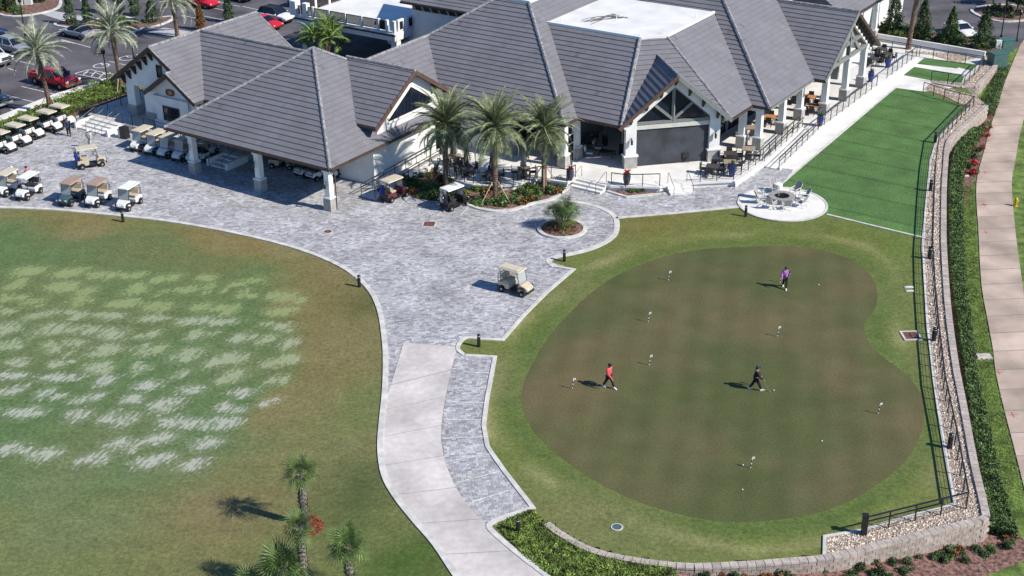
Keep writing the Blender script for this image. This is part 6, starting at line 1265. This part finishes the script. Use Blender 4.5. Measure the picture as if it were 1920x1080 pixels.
ep = thing('fence_post', 'thick black end post of the fence at bottom right', 'post', P(1619, 1003)); MB().box((0, 0, .6), (.26, .26, 1.2)).box((0, 0, 1.22), (.32, .32, .06)).build('post', 'black_metal', ep)
for px, py, lb in [(1253, 526, 'uppermost putting flag, left of the person in purple'), (1215, 604, 'putting flag on the left side of the green below the uppermost one'), (1457, 631, 'putting flag in the middle right of the green'), (1217, 685, 'putting flag above and right of the person in coral'), (1073, 729, 'putting flag left of the person in coral'), (1646, 776, 'putting flag nearest the right edge of the green'), (1407, 878, 'putting flag nearest the bottom of the green'), (1462, 530, 'putting flag right behind the person in purple'), (1411, 722, 'putting flag behind the person in black')]:
    t = thing('putting_flag', lb, 'putting flag', P(px, py), 0, 'short striped putting flags')
    for k in range(5): MB().tube([(.012 * k, 0, .13 * k), (.012 * (k + 1), 0, .13 * (k + 1))], .026, 6).build('stripe', 'white_paint' if k % 2 == 0 else 'plastic_black', t)
    MB().tube([(.06, 0, .65), (.07, 0, .78)], .012, 5).build('tip', 'plastic_black', t); MB().box((.13, 0, .68), (.15, .02, .12)).build('flag', 'white_paint', t)
    MB().lathe([(.055, -.001), (.055, .008)], 10).build('cup', 'plastic_black', t)
for px, py, lb in [(1451, 733, 'golf ball right of the person in black'), (1393, 873, 'golf ball left of the bottom putting flag'), (1392, 919, 'golf ball near the bottom of the green'), (1535, 535, 'golf ball right of the person in purple'), (1541, 828, 'golf ball in the right half of the green'), (1120, 722, 'golf ball in the shadow of the person in coral')]:
    o = MB().lathe([(.004, 0), (.03, .012), (.042, .042), (.03, .072), (.004, .084)], 10).build('golf_ball', 'ball', None, True); o.location = P(px, py, .005); o['label'] = lb; o['category'] = 'golf ball'
dg_ = thing('drain_grate', 'square drain grate with four dark panels in the grass by the fence', 'drain grate', P(1708, 630), .03); MB().ribbon([V3(q) for q in ((-.52, -.55, 0), (.52, -.55, 0), (.52, .55, 0), (-.52, .55, 0))], .14, 0, .06, True).build('frame', 'concrete', dg_)
for a in (-.24, .24):
    for b in (-.25, .25): MB().box((a, b, .025), (.42, .44, .03)).build('grate', 'rust', dg_)
def mh(px, py, r, m, label, sq=False):
    t = thing('manhole_cover', label, 'manhole cover', P(px, py), -.1)
    if sq: MB().box((0, 0, .035), (r * 2 + .2, r * 2 + .2, .03)).build('frame', 'concrete', t); MB().box((0, 0, .05), (r * 2, r * 2, .03)).build('cover', m, t)
    else: MB().lathe([(r + .07, .02), (r + .07, .04), (r, .045)], 20).build('frame', 'concrete', t); MB().lathe([(r, .04), (r * .97, .055)], 20).build('cover', m, t)
mh(615, 435, .3, 'rust', 'round rusty manhole cover in the paving'); mh(805, 421, .42, 'rust', 'square rusty cover in the paving', True); mh(1157, 989, .25, 'box_green', 'round green valve cover in the grass below the putting green')
tb = thing('litter_bin', 'black litter bin beside the left steps', 'litter bin', P(235, 259), -AZ); MB().box((0, 0, .5), (.75, .55, 1.0)).build('bin_body', 'black_metal', tb, bevel=.03); MB().box((0, 0, 1.03), (.78, .58, .07)).build('bin_lid', 'plastic_black', tb); MB().box((-.5, 0, .42), (.28, .5, .84)).build('side_cabinet', 'lid_white', tb)
hy = thing('fire_hydrant', 'yellow fire hydrant in the grass right of the sidewalk', 'fire hydrant', PL(1904, 387)); MB().lathe([(.16, 0), (.16, .05), (.1, .07), (.1, .55), (.14, .57), (.14, .62), (.1, .7), (.04, .76), (.04, .82)], 12).build('barrel', 'yellow_paint', hy); MB().tube([(-.22, 0, .45), (.22, 0, .45)], .065, 8).tube([(0, 0, .42), (0, -.22, .42)], .085, 8).build('outlets', 'yellow_paint', hy)
mk = MB()
for px, py in [(1836, 385), (1839, 437), (1862, 700), (1888, 780), (1838, 325), (1842, 265), (1851, 240)]:
    p = PL(px + 4, py, .064); mk.ribbon([p, p + V3((.5, .05, 0))], .05, 0, .003); mk.ribbon([p + V3((.2, -.3, 0)), p + V3((.24, .35, 0))], .04, .004, .006)
struct('survey_marks', mk, 'utility_red')
# ================================================================== TERRACE FURNITURE
def chair_proto(seatm, frame):
    t = thing('patio_chair', '', 'chair'); MB().box((0, 0, .45), (.46, .48, .05)).build('seat', seatm, t); o = MB().box((-.24, 0, .72), (.05, .48, .5)).build('backrest', seatm, t)
    me = MB().box((0, 0, .22), (.04, .04, .45)).mesh('leg', frame)
    for x in (-.21, .21):
        for y in (-.22, .22): link('leg', me, t, (x, y, 0))
    for y in (-.25, .25): MB().bar((-.22, y, .66), (.2, y, .66), .04).bar((.19, y, .44), (.19, y, .66), .035).build('armrest', frame, t)
    return t
def tbl_proto(topm, legm, w, d, h):
    t = thing('patio_table', '', 'table'); n = 5; tp = MB().box((0, 0, h - .05), (w - .02, d - .02, .03)).build('tabletop', topm, t)
    for k in range(n): MB().box((-w / 2 + w * (k + .5) / n, 0, h - .018), (w / n - .012, d, .036)).build('slat', topm, t)
    me = MB().box((0, 0, h / 2 - .03), (.06, .06, h - .06)).mesh('leg', legm)
    for x in (-1, 1):
        for y in (-1, 1): link('leg', me, t, (x * (w / 2 - .07), y * (d / 2 - .07), 0))
    return t
PROTO = {}
def inst(key, fn, loc, rz, label, group=None):
    if key not in PROTO: PROTO[key] = fn(); t = PROTO[key]
    else: t = ctree(PROTO[key])
    t.location = loc; t.rotation_euler.z = rz; t['label'] = label
    if group: t['group'] = group
    return t
def table_set(px, py, rz, desc, topm='table_dark', chm='chair_dark', sides=4, w=1.05, d=1.05, h=.75, z=None):
    z = ZT if z is None else z; c = P(px, py, z + h); c.z = z
    inst(('t', topm, w, d, h), lambda: tbl_proto(topm, 'chair_dark', w, d, h), c, rz, desc, 'tables on the terrace')
    for k in range(sides):
        a = rz + k * 2 * pi / sides; r = w / 2 + .22; nm = {0: 'right', 1: 'far', 2: 'left', 3: 'near'}[int(round(((a) % (2 * pi)) / (pi / 2))) % 4]
        inst(('c', chm), lambda: chair_proto(chm, 'chair_dark'), c + V3((math.cos(a) * r, math.sin(a) * r, 0)), a + pi + random.uniform(-.15, .15), 'patio chair, %s side of the %s' % (nm, desc), 'chairs on the terrace')
    return c
def umbrella(c, m, label, h=2.5):
    t = thing('umbrella', label, 'umbrella', c); MB().lathe([(.26, 0), (.26, .06), (.04, .1), (.03, h), (.01, h + .08)], 10).build('pole', 'chair_dark', t)
    vs = []; pr = [(.1, 1.0), (.24, 1.1), (.2, 1.6), (.13, 2.1), (.04, h)]; mb = MB(); n = 16; fs = []
    for r, z in pr: vs += [(r * (1 if j % 2 else .62) * math.cos(2 * pi * j / n), r * (1 if j % 2 else .62) * math.sin(2 * pi * j / n), z) for j in range(n)]
    for i in range(len(pr) - 1): fs += [(i * n + j, i * n + (j + 1) % n, (i + 1) * n + (j + 1) % n, (i + 1) * n + j) for j in range(n)]
    mb.add(vs, fs).build('canopy', m, t); MB().lathe([(.13, 0), (.13, .05)], 10, (0, 0, 1.45)).build('strap', m, t)
for px, py, rz, ds, tm, um, ul in [(853, 292, .2, 'tan table behind the left palm trunk', 'table_tan', 'umbrella_tan', 'closed tan umbrella behind the left palm trunk'), (874, 312, .5, 'dark table under the left navy umbrella', 'table_dark', 'umbrella_navy', 'closed navy umbrella between the left and middle palms'), (922, 323, .1, 'dark table behind the middle palm trunk', 'table_dark', 'umbrella_navy', 'closed navy umbrella behind the middle palm trunk'), (982, 316, 0, 'tan table under the olive umbrella', 'table_tan', 'umbrella_tan', 'closed olive grey umbrella left of the right palm trunk')]:
    c = table_set(px, py, rz, ds, tm); umbrella(c, um, ul)
for px, py, rz, ds, tm, h in [(1336, 311, -.3, 'grey table at the front corner of the terrace', 'table_dark', .75), (1369, 303, -.1, 'grey table beside the blue urn at the terrace corner', 'table_tan', .75), (1370, 287, 0, 'grey table behind the corner tables', 'table_dark', .75), (1404, 278, -.2, 'high table by the ramp railing', 'table_tan', 1.05), (1408, 238, 0, 'tan table under the roof edge between two pillars', 'table_tan', .9), (1444, 218, -.3, 'orange topped table in the open bay by the pillar', 'table_orange', .75), (1518, 181, -.4, 'salmon table deep in the right wing bay', 'table_orange', .75), (1526, 197, -.4, 'orange table by the glass door', 'table_orange', .75), (1495, 178, -.5, 'pale table at the back of the right wing bay', 'table_tan', .75), (1638, 109, -.6, 'dark table outside under the far gable eave', 'table_dark', .75), (1663, 100, -.6, 'dark table at the terrace end by the white wall', 'table_dark', .75), (1652, 91, -.6, 'small dark table nearest the white planter wall', 'table_dark', .75), (1284, 282, 0, 'tan table seen through the mesh screen', 'table_tan', .75), (1100, 250, 0, 'dining table deep under the pavilion roof', 'table_tan', .75)]: table_set(px, py, rz, ds, tm, h=h)
def lounge(px, py, rz, label):
    t = thing('lounge_chair', label, 'lounge chair', P(px, py, ZT), rz)
    for s in (-1, 1): MB().bar((-.35, s * .36, .58), (.35, s * .36, .58), .06).bar((.33, s * .36, 0), (.33, s * .36, .58), .05).bar((-.33, s * .36, 0), (-.33, s * .36, .58), .05).build('arm_frame', 'chair_dark', t)
    MB().box((0, 0, .36), (.66, .62, .16)).build('seat_cushion', 'cushion', t, bevel=.03); o = MB().box((0, 0, .3), (.14, .62, .56)).build('back_cushion', 'cushion', t, bevel=.03); o.location = (-.32, 0, .38); o.rotation_euler = (0, -.25, 0)
lounge(1106, 293, -.2, 'near lounge chair with pale cushions under the pavilion roof'); lounge(1122, 283, -.2, 'far lounge chair with pale cushions under the pavilion roof')
inst('coffee', lambda: tbl_proto('table_dark', 'chair_dark', 1.3, .9, .4), P(1138, 292, ZT), -.4, 'low dark coffee table beside the lounge chairs'); inst('console', lambda: tbl_proto('table_dark', 'chair_dark', 2.0, .6, .7), P(1098, 286, ZT), .5, 'dark console table left of the lounge chairs')
def heater(px, py, label):
    t = thing('patio_heater', label, 'patio heater', P(px, py, ZT)); MB().lathe([(.25, 0), (.23, .8), (.2, .85)], 12).build('tank_cover', 'black_metal', t); MB().lathe([(.035, .85), (.035, 2.0), (.1, 2.02), (.1, 2.2)], 8).build('pole', 'rim', t); MB().lathe([(.42, 2.2), (.4, 2.24), (.08, 2.36), (.02, 2.4)], 14).build('reflector', 'rim', t)
heater(1134, 272, 'patio heater under the pavilion roof behind the lounge chairs'); heater(1166, 288, 'patio heater beside the left gable pillar'); heater(1282, 272, 'patio heater behind the mesh screen')
def urn(px, py, m, label, plant='leaf_red'):
    t = thing('planter_urn', label, 'planter urn', P(px, py, ZT)); MB().lathe([(.16, 0), (.2, .05), (.3, .5), (.32, .75), (.27, .95), (.3, 1.0), (.25, 1.0), (.22, .93), (.02, .92)], 16).build('urn', m, t, True)
    mb = MB(); rr = random.Random(int(px))
    for k in range(22):
        a = k * 2.4; el = rr.uniform(.5, 1.4); l = rr.uniform(.4, .7); d = V3((math.cos(a) * math.cos(el), math.sin(a) * math.cos(el), math.sin(el))); s = V3((-math.sin(a), math.cos(a), 0)) * .045; o = V3((0, 0, .93)); q = o + d * l * .6; e = o + d * l + V3((0, 0, -.12)); mb.add([o, q - s, e, q + s], [(0, 1, 2, 3)])
    me = mb.mesh('plant', plant); ca = me.color_attributes.new('Col', 'FLOAT_COLOR', 'CORNER'); ca.data.foreach_set('color', np.ones(len(ca.data) * 4, np.float32)); link('plant', me, t)
urn(1069, 338, 'urn_plum', 'plum coloured urn with red leaves left of the low steps'); urn(1175, 347, 'urn_plum', 'plum coloured urn with red leaves in front of the small planter'); urn(1372, 331, 'urn_blue', 'bright blue urn at the front corner of the terrace', 'leaf_mid'); urn(1537, 236, 'urn_blue', 'bright blue urn by the ramp top at the right wing', 'leaf_mid'); urn(1632, 153, 'urn_blue', 'bright blue urn by the railing below the open truss gable', 'leaf_mid'); urn(1664, 126, 'urn_blue', 'bright blue urn at the far end of the terrace railing', 'leaf_mid')
# fire pit patio
fc = P(1467, 383); fp_ = struct('fire_pit_patio', MB().lathe([(3.45, -.02), (3.45, .06), (3.1, .065)], 48, fc), 'concrete_white'); MB().ribbon([fc + V3((3.42 * math.cos(k * pi / 24), 3.42 * math.sin(k * pi / 24), 0)) for k in range(48)], .18, .02, .085, True).build('patio_edging', 'curb', fp_)
pc = P(1465, 378); pit = thing('fire_pit', 'round stone fire pit filled with dark lava rock', 'fire pit', pc + V3((0, 0, .06)))
for k in range(16):
    a0, a1 = k * pi / 8 + .01, (k + 1) * pi / 8 - .01; f = lambda r, a: (r * math.cos(a), r * math.sin(a))
    MB().prism([f(.95, a0), f(.95, a1), f(.62, a1), f(.62, a0)], 0, .38).build('block', 'pit_stone', pit); MB().prism([f(1.05, a0), f(1.05, (a0 + a1) / 2), f(1.05, a1), f(.6, a1), f(.6, a0)], .383, .47).build('cap_stone', 'pit_stone', pit)
lr = MB()
for k in range(150): a = random.uniform(0, 6.28); r = .58 * math.sqrt(random.random()); s = random.uniform(.05, .09); lr.box((r * math.cos(a), r * math.sin(a), .36 + random.uniform(0, .06)), (s, s * .8, s), random.uniform(0, 3), .6)
lr.build('lava_rock', 'lava_rock', pit, kind='stuff')
def sling_proto():
    t = thing('sling_chair', '', 'chair')
    for s in (-1, 1):
        MB().bar((.32, s * .3, .0), (.3, s * .3, .6), .045).bar((-.38, s * .3, 0), (-.1, s * .3, .42), .045).bar((-.3, s * .3, .62), (.34, s * .3, .6), .06, .035).bar((.28, s * .28, .42), (-.2, s * .28, .36), .04).bar((-.2, s * .28, .36), (-.52, s * .28, 1.0), .04).build('side_frame', 'cushion', t)
    MB().bar((.27, 0, .43), (-.2, 0, .37), .52, .02).build('seat_sling', 'chair_grey', t); MB().bar((-.2, 0, .38), (-.51, 0, .99), .52, .02, (1, 0, 0)).build('back_sling', 'chair_grey', t); return t
for deg, lb in [(158, 'left side, upper one'), (192, 'left side, lower one'), (232, 'lower left'), (272, 'nearest the camera'), (318, 'lower right'), (2, 'right side'), (42, 'upper right'), (98, 'far side by the white drum stool')]:
    a = math.radians(deg); q = pc + V3((math.cos(a) * 1.75, math.sin(a) * 1.75, .06)); inst('sling', sling_proto, q, a + pi, 'grey sling chair around the fire pit, ' + lb, 'sling chairs around the fire pit')
ds_ = thing('drum_stool', 'white drum shaped side table behind the fire pit', 'side table', P(1458, 358, .06)); MB().lathe([(.34, 0), (.36, .03), (.36, .62), (.33, .66), (.02, .66)], 20).build('drum', 'white_paint', ds_); MB().lathe([(.365, .08), (.365, .12)], 20).build('band', 'cushion', ds_)
